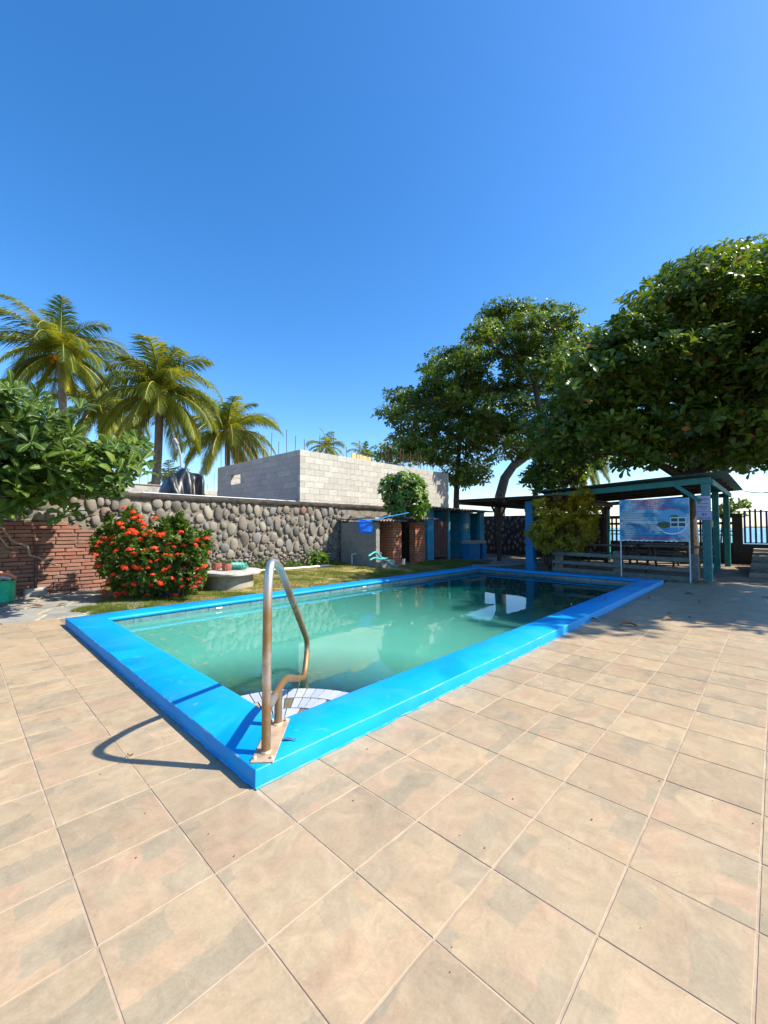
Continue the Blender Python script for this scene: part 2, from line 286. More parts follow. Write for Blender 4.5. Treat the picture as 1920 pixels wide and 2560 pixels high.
def npmesh(name, V, Q, mat, rnd=None, smooth=False):
    """V (n,3), Q (m,k) faces of one size, rnd per vertex"""
    me = bpy.data.meshes.new(name); n, (m, k) = len(V), Q.shape
    me.vertices.add(n); me.vertices.foreach_set('co', V.astype(np.float32).ravel())
    me.loops.add(m*k); me.loops.foreach_set('vertex_index', Q.astype(np.int32).ravel())
    me.polygons.add(m); me.polygons.foreach_set('loop_start', (np.arange(m)*k).astype(np.int32))
    try: me.polygons.foreach_set('loop_total', np.full(m, k, np.int32))
    except Exception: pass
    me.materials.append(mat)
    if smooth: me.polygons.foreach_set('use_smooth', np.ones(m, bool))
    if rnd is not None:
        a = me.attributes.new('rnd', 'FLOAT', 'POINT'); a.data.foreach_set('value', rnd.astype(np.float32))
    me.update(calc_edges=True); me.validate(); return me
class MB:
    def __init__(s): s.v = []; s.f = []; s.m = []; s.mi = 0
    def add(s, V, Fc):
        b = len(s.v); s.v += [tuple(map(float, q)) for q in V]; s.f += [tuple(b+i for i in f) for f in Fc]; s.m += [s.mi]*len(Fc); return s
    def box(s, x0, x1, y0, y1, z0, z1, c=0):
        if c <= 0:
            V = [(x, y, z) for z in (z0, z1) for x, y in ((x0, y0), (x1, y0), (x1, y1), (x0, y1))]
            return s.add(V, [(0, 3, 2, 1), (4, 5, 6, 7), (0, 1, 5, 4), (1, 2, 6, 5), (2, 3, 7, 6), (3, 0, 4, 7)])
        V, Fc = cbox(c, x1-x0, y1-y0, z1-z0); cx, cy, cz = (x0+x1)/2, (y0+y1)/2, (z0+z1)/2
        return s.add([(a+cx, b+cy, d+cz) for a, b, d in V], Fc)
    def beam(s, p, q, w, h, c=0, up=(0, 0, 1)):
        p = Vector(tuple(p)); q = Vector(tuple(q)); d = q-p; L = d.length; x = d.normalized(); u = Vector(up)
        if abs(x.dot(u)) > .98: u = Vector((1, 0, 0))
        y = u.cross(x).normalized(); z = x.cross(y)
        V, Fc = cbox(max(c, .001), L, w, h); m = (p+q)/2
        return s.add([m+x*a+y*b+z*e for a, b, e in V], Fc)
    def tube(s, P, r, n=10, cap=True):
        P = [Vector(tuple(map(float, p))) for p in P]; rr = r if isinstance(r, (list, tuple)) else [r]*len(P)
        V = []; Fc = []; prev = None
        for i, p in enumerate(P):
            t = (P[min(i+1, len(P)-1)]-P[max(i-1, 0)])
            t = t.normalized() if t.length > 1e-9 else Vector((0, 0, 1))
            if prev is None:
                a = Vector((0, 0, 1)) if abs(t.z) < .9 else Vector((1, 0, 0)); u = t.cross(a).normalized()
            else: u = (prev - t*prev.dot(t)).normalized()
            prev = u; w_ = t.cross(u)
            for k in range(n): a = 2*math.pi*k/n; V.append(p+(u*math.cos(a)+w_*math.sin(a))*rr[i])
        for i in range(len(P)-1):
            for k in range(n): k2 = (k+1) % n; Fc.append((i*n+k, i*n+k2, (i+1)*n+k2, (i+1)*n+k))
        if cap: Fc.append(tuple(range(n-1, -1, -1))); Fc.append(tuple((len(P)-1)*n+k for k in range(n)))
        return s.add(V, Fc)
    def lathe(s, prof, n, c=(0, 0, 0), sx=1, sy=1, wob=0):
        V = []; Fc = []
        for i, (r, z) in enumerate(prof):
            for k in range(n):
                a = 2*math.pi*k/n; q = 1+wob*math.sin(a*3+i)*.5+wob*math.sin(a*7+2*i)*.5
                V.append((c[0]+r*math.cos(a)*sx*q, c[1]+r*math.sin(a)*sy*q, c[2]+z))
        for i in range(len(prof)-1):
            for k in range(n): k2 = (k+1) % n; Fc.append((i*n+k, i*n+k2, (i+1)*n+k2, (i+1)*n+k))
        Fc.append(tuple(range(n-1, -1, -1))); Fc.append(tuple((len(prof)-1)*n+k for k in range(n)))
        return s.add(V, Fc)
    def build(s, name, mat, parent=None, smooth=False, label=None):
        me = mesh(name, s.v, s.f, mat, smooth, s.m if isinstance(mat, (list, tuple)) else None)
        if smooth:
            try: me.set_sharp_from_angle(angle=R(40))
            except Exception: pass
        return put(name, me, parent, label=label)
def cbox(c, lx, ly, lz):
    """chamfered box, 24 verts"""
    c = min(c, lx*.45, ly*.45, lz*.45); V = []; idx = {}
    for sx in (-1, 1):
        for sy in (-1, 1):
            for sz in (-1, 1):
                for a in range(3):
                    h = [lx/2, ly/2, lz/2]; p = [sx*(h[0]-c), sy*(h[1]-c), sz*(h[2]-c)]; p[a] = (sx, sy, sz)[a]*h[a]
                    idx[(sx, sy, sz, a)] = len(V); V.append(tuple(p))
    Fc = []
    def q(l): Fc.append(tuple(l))
    for a in range(3):
        b, d = (a+1) % 3, (a+2) % 3
        for s in (-1, 1):
            r = []
            for sb, sd in ((-1, -1), (1, -1), (1, 1), (-1, 1)):
                k = [0, 0, 0]; k[a] = s; k[b] = sb; k[d] = sd; r.append(idx[(*k, a)])
            q(r if s > 0 else r[::-1])
    for a in range(3):                         # edges along axis a
        b, d = (a+1) % 3, (a+2) % 3
        for sb in (-1, 1):
            for sd in (-1, 1):
                def g(sa, ax): k = [0, 0, 0]; k[a] = sa; k[b] = sb; k[d] = sd; return idx[(*k, ax)]
                r = [g(-1, b), g(1, b), g(1, d), g(-1, d)]
                q(r if sb*sd < 0 else r[::-1])
    for sx in (-1, 1):
        for sy in (-1, 1):
            for sz in (-1, 1):
                r = [idx[(sx, sy, sz, a)] for a in range(3)]; q(r if sx*sy*sz > 0 else r[::-1])
    return V, Fc
def variants(name, mat, k, c, jit, smooth=False):
    """unit chamfered boxes with knocked corners, shared by alike pieces; chamfer c given for x,y,z ratio via scale"""
    out = []
    for i in range(k):
        V, Fc = cbox(c[0], 1, 1, 1)
        V2 = [(x+random.uniform(-jit, jit)*.3, y+random.uniform(-jit, jit), z+random.uniform(-jit, jit)) for x, y, z in V]
        out.append(mesh(name, V2, Fc, mat, smooth))
    return out
def pieces(name, items, parent, limit=300):
    """items: (mesh, loc, rot, scale); those that show largest become parts, the rest one joined part"""
    items = sorted(items, key=lambda q: -abs(q[3][0]*q[3][2] if q[3][2] > .02 else q[3][0]*q[3][1])/max(depth(q[1]), .3)**2 * (1 if seen(q[1]) else .001))
    for me, l, r, s in items[:limit]: put(name, me, parent, l, r, s)
    if items[limit:]:
        VV = []; FF = []; b = 0
        for me, l, r, s in items[limit:]:
            m = Matrix.LocRotScale(Vector([float(q) for q in l]), Euler(r or (0, 0, 0)), Vector(s))
            VV += [m @ q.co for q in me.vertices]; FF += [tuple(b+i for i in p.vertices) for p in me.polygons]; b = len(VV)
        put(name, mesh(name, VV, FF, items[0][0].materials[0], items[0][0].polygons[0].use_smooth), parent)['kind'] = 'stuff'
def seen(p):
    q = np.array(p, float)-_C; d = q @ _F
    if d < .2: return False
    u = 960+FPX*(q @ _R)/d; v = 1280-FPX*(q @ _U)/d
    return -60 < u < 1980 and -60 < v < 2620

# ---------------------------------------------------------------- leaves
def basis(A, Nn):
    A = A/np.linalg.norm(A, axis=1, keepdims=True); S = np.cross(Nn, A); S /= (np.linalg.norm(S, axis=1, keepdims=True)+1e-9); Nn = np.cross(A, S); return A, S, Nn
LS = {  # leaf outlines: (t, halfwidth, lift)
 'simple': [(0, .0, 0), (.55, .5, .06), (1, .0, -.06)],
 'obov': [(0, .06, 0), (.35, .26, .05), (.72, .5, .04), (.93, .30, -.06), (1, .03, -.12)],
 'ob4': [(0, .04, 0), (.40, .27, .05), (.74, .5, .02), (.92, .36, -.05), (1, .04, -.10)],
 'ov': [(0, .06, 0), (.3, .46, .05), (.65, .40, .0), (1, .02, -.18)],
}
def leaves(P, A, Nn, L, W, shape='simple', fold=.25, rnd=None, curl=1.):
    n = len(P); A, S, Nn = basis(A, Nn); st = LS[shape]; V = []; L = np.broadcast_to(L, (n,)); W = np.broadcast_to(W, (n,))
    for t, hw, lf in st:
        c = P + A*(t*L)[:, None] + Nn*(lf*curl*L)[:, None]
        if hw == 0 and shape == 'simple': V += [c]
        else:
            e = S*(hw*W)[:, None]; u = Nn*(hw*fold*W)[:, None]; V += [c-e+u, c, c+e+u]
    V = np.stack(V, 1); k = V.shape[1]; base = (np.arange(n)*k)[:, None, None]
    if shape == 'simple': q = np.array([[0, 3, 2], [3, 4, 2], [4-4, 2, 1], [1, 2, 4]]); q = np.array([[0, 3, 2], [2, 3, 4], [0, 2, 1], [1, 2, 4]])
    else:
        q = []
        for i in range(len(st)-1): a = i*3; q += [[a, a+1, a+4, a+3], [a+1, a+2, a+5, a+4]]
        q = np.array(q)
    Q = (base+q[None]).reshape(-1, q.shape[1])
    if rnd is None: rnd = rng.random(n)
    return V.reshape(-1, 3), Q, np.repeat(rnd, k)
def unit(n):
    v = rng.normal(size=(n, 3)); return v/np.linalg.norm(v, axis=1, keepdims=True)
def rosettes(C, axis, k, L, W, spread=.9, shape='simple', fold=.25, lv=.25, crnd=None, droop=.1):
    """k leaves round each centre, leaning out from the axis"""
    n = len(C); axis = axis/np.linalg.norm(axis, axis=1, keepdims=True); t = unit(n); S = np.cross(axis, t); S /= np.linalg.norm(S, axis=1, keepdims=True); T = np.cross(axis, S)
    ph = rng.random((n, 1))*6.28 + np.arange(k)[None]*2.4 + rng.normal(size=(n, k))*.2
    sp = spread*(1+rng.normal(size=(n, k))*.22)
    out = S[:, None]*np.cos(ph)[..., None] + T[:, None]*np.sin(ph)[..., None]
    A = axis[:, None]*np.cos(sp)[..., None] + out*np.sin(sp)[..., None]; A[..., 2] -= droop
    Nn = axis[:, None]*np.sin(sp)[..., None] - out*np.cos(sp)[..., None]
    P = C[:, None] + A*.03*L + axis[:, None]*(rng.random((n, k, 1))-.5)*L*.35
    Ls = L*(1+rng.normal(size=(n, k))*lv*.6); Ws = W*(1+rng.normal(size=(n, k))*lv*.4)
    if crnd is None: crnd = rng.random(n)
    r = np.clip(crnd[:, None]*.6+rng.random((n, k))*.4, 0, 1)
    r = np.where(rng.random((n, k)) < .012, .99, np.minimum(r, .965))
    f = lambda a: a.reshape(-1, *a.shape[2:])
    return leaves(f(P), f(A), f(Nn), np.clip(f(Ls), L*.4, L*1.6), f(Ws), shape, fold, f(r))
def inpoly(poly, p):
    x, y = p; c = False; n = len(poly)
    for i in range(n):
        x1, y1 = poly[i]; x2, y2 = poly[(i+1) % n]
        if (y1 > y) != (y2 > y) and x < (x2-x1)*(y-y1)/(y2-y1)+x1: c = not c
    return c
def polyfill(poly, n, D0, D1, dpx):
    """points inside an outline seen at 1659 px display width, spaced at least dpx, each with its own distance"""
    xs = [p[0] for p in poly]; ys = [p[1] for p in poly]; out = []; tries = 0
    while len(out) < n and tries < n*60:
        tries += 1; p = (random.uniform(min(xs), max(xs)), random.uniform(min(ys), max(ys)))
        if inpoly(poly, p):
            d = dpx*(1 - .7*tries/(n*60))
            if all((p[0]-q[0])**2+(p[1]-q[1])**2 > d*d for q in out): out.append(p)
    return [PD(p[0]*1.1573, p[1]*1.1573, random.uniform(D0, D1)) for p in out]
def crown_mesh(name, lumps, per, L, W, mat, flatz=.55, k=7, shape='simple', up=.8, cz=None, spread=.95, droop=.12, fold=.25):
    C = []; Ax = []; cr = []
    for (c, r) in lumps:
        n = max(4, int(per*(r**2))); d = unit(n); rad = r*rng.random(n)**.38
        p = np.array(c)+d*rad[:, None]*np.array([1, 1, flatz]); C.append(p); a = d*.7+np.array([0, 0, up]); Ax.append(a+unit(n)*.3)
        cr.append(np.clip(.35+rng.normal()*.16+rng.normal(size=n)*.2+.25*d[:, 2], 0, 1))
    V, Q, r = rosettes(np.concatenate(C), np.concatenate(Ax), k, L, W, spread, shape, fold, .3, np.concatenate(cr), droop)
    return npmesh(name, V, Q, mat, r)
def limb(mb, p, q, r0, r1, bend=.12, n=6, seg=7):
    p = Vector(tuple(map(float, p))); q = Vector(tuple(map(float, q))); L = (q-p).length; P = []; Rr = []
    o = Vector((random.uniform(-1, 1), random.uniform(-1, 1), random.uniform(-.6, .3)))*bend*L
    for i in range(seg+1):
        t = i/seg; w_ = Vector((random.uniform(-1, 1), random.uniform(-1, 1), random.uniform(-1, 1)))*.02*L*(0 < i < seg)
        P.append(p.lerp(q, t)+o*math.sin(math.pi*t)+w_); Rr.append(r0+(r1-r0)*t)
    mb.tube(P, Rr, n); return P

# ================================================================ SETTING: ground, deck, lawn, sea
PX0, PX1, PY0, PY1 = 1.03, 10.87, 1.83, 6.62           # pool coping, outer rectangle
def hgt(x, y):
    z = -.03
    if 6.3 < y < 11 and x > -.5:
        t = min(1, max(0, (y-6.62)/3.2)); s = min(1, max(0, (x-2.0)/2.5)); e = min(1, max(0, (15-x)/4))
        z = -.02 + .145*t*t*(3-2*t)*s*e + .02*s
    if x > 19.6: z = -.03 - min(4.5, (x-19.6)*.17)
    return z
def axis_pts(ks, lo, hi): return sorted(set([lo]+[k for k in ks if lo < k < hi]+[hi]))
gx = [-3000, -300, -60, -20, -8, -4] + list(np.arange(-3, 1.0, .5)) + [1.1] + list(np.arange(1.5, 10.7, .3)) + [10.8] + list(np.arange(11.2, 20, .6)) + [21, 23, 26, 30, 36, 46, 70, 120, 400, 3000]
gy = [-3000, -300, -60, -20, -8, -4, -2, 0, 1.0, 1.9] + list(np.arange(2.3, 6.5, .6)) + [6.55] + list(np.arange(6.8, 11.2, .3)) + [12, 14, 18, 25, 40, 80, 300, 3000]
V = [(x, y, hgt(x, y)) for y in gy for x in gx]; nx = len(gx)
Fc = [(j*nx+i, j*nx+i+1, (j+1)*nx+i+1, (j+1)*nx+i) for j in range(len(gy)-1) for i in range(nx-1)
      if not (1.05 < (gx[i]+gx[i+1])/2 < 10.85 and 1.85 < (gy[j]+gy[j+1])/2 < 6.6)]
struct(put('ground', mesh('ground', V, Fc, M['soil'], True)))
struct(put('sea', mesh('sea', [(24, -3000, -1.9), (4000, -3000, -1.9), (4000, 3000, -1.9), (24, 3000, -1.9)], [(0, 1, 2, 3)], M['sea'])))
b = MB()
for x0, x1, y0, y1, z in ((19.75, 23, -40, 60, -.012), (23, 28, -40, 60, -.3)): pass
struct(put('beach', mesh('beach', [(19.8, -60, -.02), (40, -60, -3.3), (40, 80, -3.3), (19.8, 80, -.02)], [(0, 1, 2, 3)], M['sand'])))

# tiled deck: grout bed and tiles
DX1 = 12.0; DY0 = -7.0; FY = 7.22
S = .3556; OX = .6861; OY = 1.4968
deck = struct(MB().box(-4.6, DX1, DY0, PY0-.002, -.06, -.0026).box(-4.6, PX0-.002, PY0-.002, FY, -.06, -.0026).build('deck', M['grout']))
g = .0036; ch = .0012; zt = 0.0
def tilemesh(k):
    h = S/2-g; V = []
    for (e, z) in ((0, -.022), (0, -ch), (ch, 0)):
        for sx, sy in ((-1, -1), (1, -1), (1, 1), (-1, 1)): V.append((sx*(h-e), sy*(h-e), z))
    Fc = [(8, 9, 10, 11)]
    for l in (0, 4):
        for i in range(4): j = (i+1) % 4; Fc.append((l+i, l+j, l+4+j, l+4+i))
    return mesh('deck_tile', V, Fc, M['tile'])
tm = tilemesh(0); items = []
for i in range(-15, 33):
    for j in range(-24, 18):
        x0, y0 = OX+i*S, OY+j*S; x1, y1 = x0+S, y0+S
        if x0 < -4.6 or y0 < DY0: continue
        x1c, y1c = min(x1, DX1), min(y1, FY)
        x0c, y0c = x0, y0
        if x0 < PX1 and x1 > PX0 and y1 > PY0 and x0 >= PX0-.03: y1c = min(y1c, PY0-.002)
        elif y1 > PY0 and x1 > PX0 and x0 < PX0: x1c = min(x1c, PX0-.002) if y0 > PY0-.34 and y1 > PY0+.01 else x1c
        if x0 >= PX0-.03 and y0 >= PY0-.03: continue
        if x1c-x0c < .03 or y1c-y0c < .03: continue
        sx, sy = (x1c-x0c)/S, (y1c-y0c)/S
        full = sx > .99 and sy > .99
        rz = random.choice([0, 0, math.pi]) if full else 0
        items.append((tm, ((x0c+x1c)/2, (y0c+y1c)/2, zt+random.uniform(-.0008, .0008)), (random.uniform(-.0012, .0012), random.uniform(-.0012, .0012), rz), (sx, sy, 1)))
pieces('deck_tile', items, deck)

# flagstones beyond the deck
fl = struct(MB().box(-4.6, 2.6, FY+.004, 9.98, -.06, -.012).build('flagstone_path', M['flagjoint']))
pts = []
for _ in range(4000):
    p = (random.uniform(-4.4, 1.9), random.uniform(FY+.1, 9.9))
    if all((p[0]-q[0])**2+(p[1]-q[1])**2 > .36**2 for q in pts): pts.append(p)
k = 0
for (cx, cy) in pts:
    # voronoi cell by clipping
    cell = [(cx-.7, cy-.7), (cx+.7, cy-.7), (cx+.7, cy+.7), (cx-.7, cy+.7)]
    lims = [((-1, 0), 4.5), ((1, 0), 2.4), ((0, -1), -(FY+.02)), ((0, 1), 9.95)]
    pl = [((q[0]-cx, q[1]-cy), (q[0]**2+q[1]**2-cx**2-cy**2)/2) for q in pts if q != (cx, cy) and abs(q[0]-cx) < 1.4 and abs(q[1]-cy) < 1.4]
    for (nx_, ny_), d in pl+lims:
        out = []
        for i in range(len(cell)):
            a, c = cell[i], cell[(i+1) % len(cell)]; da = a[0]*nx_+a[1]*ny_-d; dc = c[0]*nx_+c[1]*ny_-d
            if da <= 0: out.append(a)
            if (da < 0 < dc) or (dc < 0 < da): t = da/(da-dc); out.append((a[0]+(c[0]-a[0])*t, a[1]+(c[1]-a[1])*t))
        cell = out
        if len(cell) < 3: break
    if len(cell) < 3: continue
    sc = .90; P = [(cx+(x-cx)*sc+random.uniform(-.008, .008), cy+(y-cy)*sc+random.uniform(-.008, .008)) for x, y in cell]
    n_ = len(P); z1 = .001+random.uniform(-.003, .004)
    Vv = [(x, y, -.03) for x, y in P]+[(x, y, z1-.004) for x, y in P]+[(cx+(x-cx)*.97, cy+(y-cy)*.97, z1) for x, y in P]
    Fv = [tuple(range(2*n_, 3*n_))]+[(l*n_+i, l*n_+(i+1) % n_, (l+1)*n_+(i+1) % n_, (l+1)*n_+i) for l in (0, 1) for i in range(n_)]
    put('flagstone', mesh('flagstone', Vv, Fv, M['flag']), fl)

# lawn sheet and its grass
def lawn_in(x, y):
    e = .12*math.sin(3.1*y+1)+.07*math.sin(7.7*y)
    if y < 6.64 or x > 12.9: return False
    if x < 1.35+.22*(y-6.6)+e*(y > 7.4): return False
    if y < 9.95 and x < 8.3: return True
    if x >= 8.3 and y < 8.25+.1*math.sin(4*x) and x < 11.0: return True
    if 11.0 <= x and 5.4 < y < 8.7 and not (abs((y-6.9)+.35*(x-12)) < .45+.1*math.sin(5*x)): return True
    return False
xs = np.arange(1.0, 13.0, .1); ys = np.arange(6.63, 9.99, .1); V = []; Fc = []; idm = {}
def vid(i, j):
    if (i, j) not in idm: idm[(i, j)] = len(V); x, y = xs[i], ys[j]; V.append((x, y, hgt(x, y)+.012+.006*math.sin(9*x)*math.sin(8*y)))
    return idm[(i, j)]
for i in range(len(xs)-1):
    for j in range(len(ys)-1):
        if lawn_in(xs[i]+.05, ys[j]+.05): Fc.append((vid(i, j), vid(i+1, j), vid(i+1, j+1), vid(i, j+1)))
struct(put('lawn', mesh('lawn', V, Fc, M['lawn'], True)))
P = []; hh = []; dry = []
from mathutils import noise as mn
while len(P) < 95000:
    x = 1.0+random.random()**1.35*11.9; y = random.uniform(6.64, 9.95) if x < 11 else random.uniform(5.4, 8.7)
    if not lawn_in(x, y): continue
    d = mn.noise(Vector((x*1.1, y*1.5, 3)))+.5*mn.noise(Vector((x*3, y*4, 7)))
    band = 1 if (3.6 < x < 8.2 and y < 8.9) else 0
    dr = .22+1.5*max(0, d-.02)*(1.5 if band else .5)+random.random()*.25
    P.append((x, y, hgt(x, y)+.012)); h = random.uniform(.018, .042)*(1 if d < .15 else .6)
    if y > 9.6 and x > 3: h *= 1.5
    if x < 2.0 and y < 7.9: h *= 1.6
    hh.append(h); dry.append(min(1, max(0, dr)))
for c, r_, n_, hm in (((1.62, 7.05), .24, 2600, .15), ((1.45, 7.6), .2, 1500, .11), ((2.1, 7.0), .2, 900, .12), ((1.9, 8.2), .25, 1200, .09), ((3.2, 6.8), .3, 500, .10), ((5.4, 9.75), .5, 900, .16), ((6.6, 9.8), .4, 700, .16), ((8.0, 9.5), .3, 600, .14), ((10.4, 8.1), .3, 900, .12), ((11.3, 7.4), .4, 900, .10)):
    for _ in range(n_):
        a = random.random()*6.28; q = r_*math.sqrt(random.random()); x, y = c[0]+q*math.cos(a), c[1]+q*math.sin(a)
        if x > PX0 and x < PX1 and y < PY1+.02: continue
        P.append((x, y, hgt(x, y)+.005)); hh.append(hm*random.uniform(.5, 1)*(1.15-q/r_*.6)); dry.append(random.uniform(.1, .6))
P = np.array(P); hh = np.array(hh); n_ = len(P); a = rng.random(n_)*6.28; lean = rng.normal(size=(n_, 2))*.45
sd = np.stack([np.cos(a), np.sin(a), 0*a], 1)*(.0028+.0012*(hh > .05))[:, None]; tip = P+np.stack([lean[:, 0]*hh, lean[:, 1]*hh, hh], 1)
V = np.stack([P-sd, P+sd, tip], 1).reshape(-1, 3); Q = np.arange(n_*3).reshape(-1, 3)
struct(put('grass', npmesh('grass', V, Q, M['grassblade'], np.repeat(np.array(dry), 3))), 'stuff')
struct(put('path', mesh('path', [(10.95, 7.6, .012), (12.2, 6.2, .012), (14.8, 6.0, .006), (15.8, 8.5, .006), (11.9, 8.86, .02), (11.2, 8.5, .02)], [(0, 1, 2, 3, 4, 5)], M['concrete'])))

# crumbs of soil, sand and leaf bits scattered on the tiles
P = []
while len(P) < 420:
    x, y = random.uniform(-2.5, 9), random.uniform(-2.5, 6.8)
    if x > PX0-.02 and y > PY0-.02: continue
    if mn.noise(Vector((x*.8, y*.8, 4))) < random.uniform(-.5, .25): continue
    P.append((x, y))
V = []; Q = []
for x, y in P:
    r_ = random.choice([.0016, .002, .003, .0045]); i0 = len(V); a = random.random()*6
    for k in range(4): V.append((x+r_*math.cos(a+k*1.57)*random.uniform(.6, 1.6), y+r_*math.sin(a+k*1.57)*random.uniform(.6, 1.3), .0022))
    V.append((x, y, .0022+r_*.8)); Q += [(i0+k, i0+(k+1) % 4, i0+4) for k in range(4)]
struct(put('crumbs', npmesh('crumbs', np.array(V), np.array(Q), M['rust'])), 'stuff')

# ================================================================ POOL
pool = thing('swimming_pool', 'rectangular pool with bright blue painted coping raised above the tiled deck', 'swimming pool', (5.9, 4.2, 0))
prof = [(0, -.05), (0, .083), (.006, .09), (.36, .09), (.373, .087), (.383, .077), (.386, .064), (.383, .050), (.372, .040), (.355, .036), (.33, .036), (.33, -.03)]
def rect(d): return [(PX0+d, PY0+d), (PX1-d, PY0+d), (PX1-d, PY1-d), (PX0+d, PY1-d)]
V = []; NS = 60
for d, z in prof:
    c = rect(d)
    for k in range(4):
        a, e = c[k], c[(k+1) % 4]
        for i in range(NS):
            t = i/NS; x, y = a[0]+(e[0]-a[0])*t, a[1]+(e[1]-a[1])*t
            w_ = .0028*mn.noise(Vector((x*3, y*3, z*30+d*9))) if .03 < z else 0
            V.append((x+w_, y+w_, z+w_*.6))
n4 = 4*NS; Fc = []; fm = []
for l in range(len(prof)-1):
    for i in range(n4): j = (i+1) % n4; Fc.append((l*n4+i, l*n4+j, (l+1)*n4+j, (l+1)*n4+i)); fm.append(1 if l == 1 else 0)
co = put('coping', mesh('coping', V, Fc, [M['blue'], M['worn']], True, fm), pool); co.data.set_sharp_from_angle(angle=R(50))
sm_ = MB()
for e in range(2):
    n_ = 160; V = []; Fc = []
    for i in range(n_+1):
        t = i/n_; w_ = max(.0, .010+.016*mn.noise(Vector((t*60, e*9, 1)))+.008*mn.noise(Vector((t*200, e*9, 1))))
        if e == 0: V += [(PX0+(PX1-PX0)*t, PY0-.0005, .0075), (PX0+(PX1-PX0)*t, PY0-.0008-w_, .0028)]
        else: V += [(PX0-.0005, PY0+(PY1-PY0)*t, .0075), (PX0-.0008-w_*.7, PY0+(PY1-PY0)*t, .0028)]
    for i in range(n_): Fc.append((2*i, 2*i+1, 2*i+3, 2*i+2))
    sm_.add(V, Fc)
sm_.build('paint_smear', M['worn'], pool)
i0, i1, j0, j1 = PX0+.34, PX1-.34, PY0+.34, PY1-.34
bs = MB(); zb = -1.3
for (a, c, e, f_) in (((i0, j0), (i1, j0), 0, 0), ((i1, j0), (i1, j1), 0, 0), ((i1, j1), (i0, j1), 0, 0), ((i0, j1), (i0, j0), 0, 0)):
    bs.add([(a[0], a[1], -.02), (c[0], c[1], -.02), (c[0], c[1], zb), (a[0], a[1], zb)], [(0, 1, 2, 3)])
bs.add([(i0, j0, zb), (i1, j0, zb), (i1, j1, zb), (i0, j1, zb)], [(0, 1, 2, 3)]); bs.build('basin', M['basin'], pool)
tv = variants('wall_tile', M['pooltile'], 2, (.012,), .0); it = []
X = i0+.005
while X < i1-.05:
    L_ = min(.335, i1-X); it.append((tv[0], (X+L_/2, j1-.012, -.13), None, (L_-.006, .02, .325))); it.append((tv[1], (X+L_/2, j0+.012, -.13), None, (L_-.006, .02, .325))); X += .335
Y = j0+.03
while Y < j1-.05:
    L_ = min(.335, j1-.03-Y); it.append((tv[0], (i1-.012, Y+L_/2, -.13), None, (.02, L_-.006, .325))); it.append((tv[1], (i0+.012, Y+L_/2, -.13), None, (.02, L_-.006, .325))); Y += .335
pieces('wall_tile', it, pool)
# inlet plates on the far band
for u, v in ((548, 1520), (911, 1467)):
    p = PY(u, v, j1-.03); MB().box(p[0]-.05, p[0]+.05, j1-.032, j1-.02, p[2]-.012, p[2]+.012, .003).build('inlet', M['white'], pool)
ZW = -.028
# curved corner steps with radial mosaic
cx, cy = i0+.01, j0+.01
def arc_block(r, z0, z1, n=28):
    V = [(cx, cy, z1)]+[(cx+r*math.cos(k*math.pi/2/n), cy+r*math.sin(k*math.pi/2/n), z1) for k in range(n+1)]+[(cx+r*math.cos(k*math.pi/2/n), cy+r*math.sin(k*math.pi/2/n), z0) for k in range(n+1)]
    return V, [tuple(range(0, n+2))]+[(1+k, n+2+k, n+3+k, 2+k) for k in range(n)]
sb = MB(); sb.add(*arc_block(.80, -1.2, ZW-.012)); sb.add(*arc_block(1.10, -1.2, ZW-.19)); sb.add(*arc_block(1.4, -1.2, ZW-.36)); st = sb.build('corner_steps', M['concrete'], pool)
def sector(r0, r1, a0, a1, z, h=.008):
    n = 3; V = []
    for z_ in (z, z+h):
        for r in (r0, r1):
            for i in range(n+1): a = a0+(a1-a0)*i/n; V.append((cx+r*math.cos(a), cy+r*math.sin(a), z_))
    m = n+1; Fc = []
    for i in range(n): Fc += [(2*m+i, 3*m+i, 3*m+i+1, 2*m+i+1)[::1], (m+i, m+i+1, 3*m+i+1, 3*m+i), (i, 2*m+i, 2*m+i+1, i+1)]
    Fc += [(0, m, 3*m, 2*m), (n, 2*m+n, 3*m+n, m+n)]
    return V, Fc
for (r0, r1, nn, z) in ((.14, .44, 7, ZW-.012), (.445, .615, 15, ZW-.012), (.62, .795, 17, ZW-.012), (.82, 1.095, 13, ZW-.19), (1.12, 1.39, 15, ZW-.36)):
    for i in range(nn):
        a0 = math.pi/2*i/nn; a1 = math.pi/2*(i+1)/nn; gap = .004/r1
        miss = random.random() < (.30 if r1 < .7 else .14)
        V, Fc = sector(r0+.003, r1-.003, a0+gap, a1-gap, z, .0195 if not miss else .016)
        put('step_tile', mesh('step_tile', V, Fc, M['mosaicgrey' if miss else 'mosaicwhite']), st)
wv = [(i0, j0, ZW), (i1, j0, ZW), (i1, j1, ZW), (i0, j1, ZW)]
struct(put('pool_water', mesh('pool_water', wv, [(0, 1, 2, 3)], M['water'])))

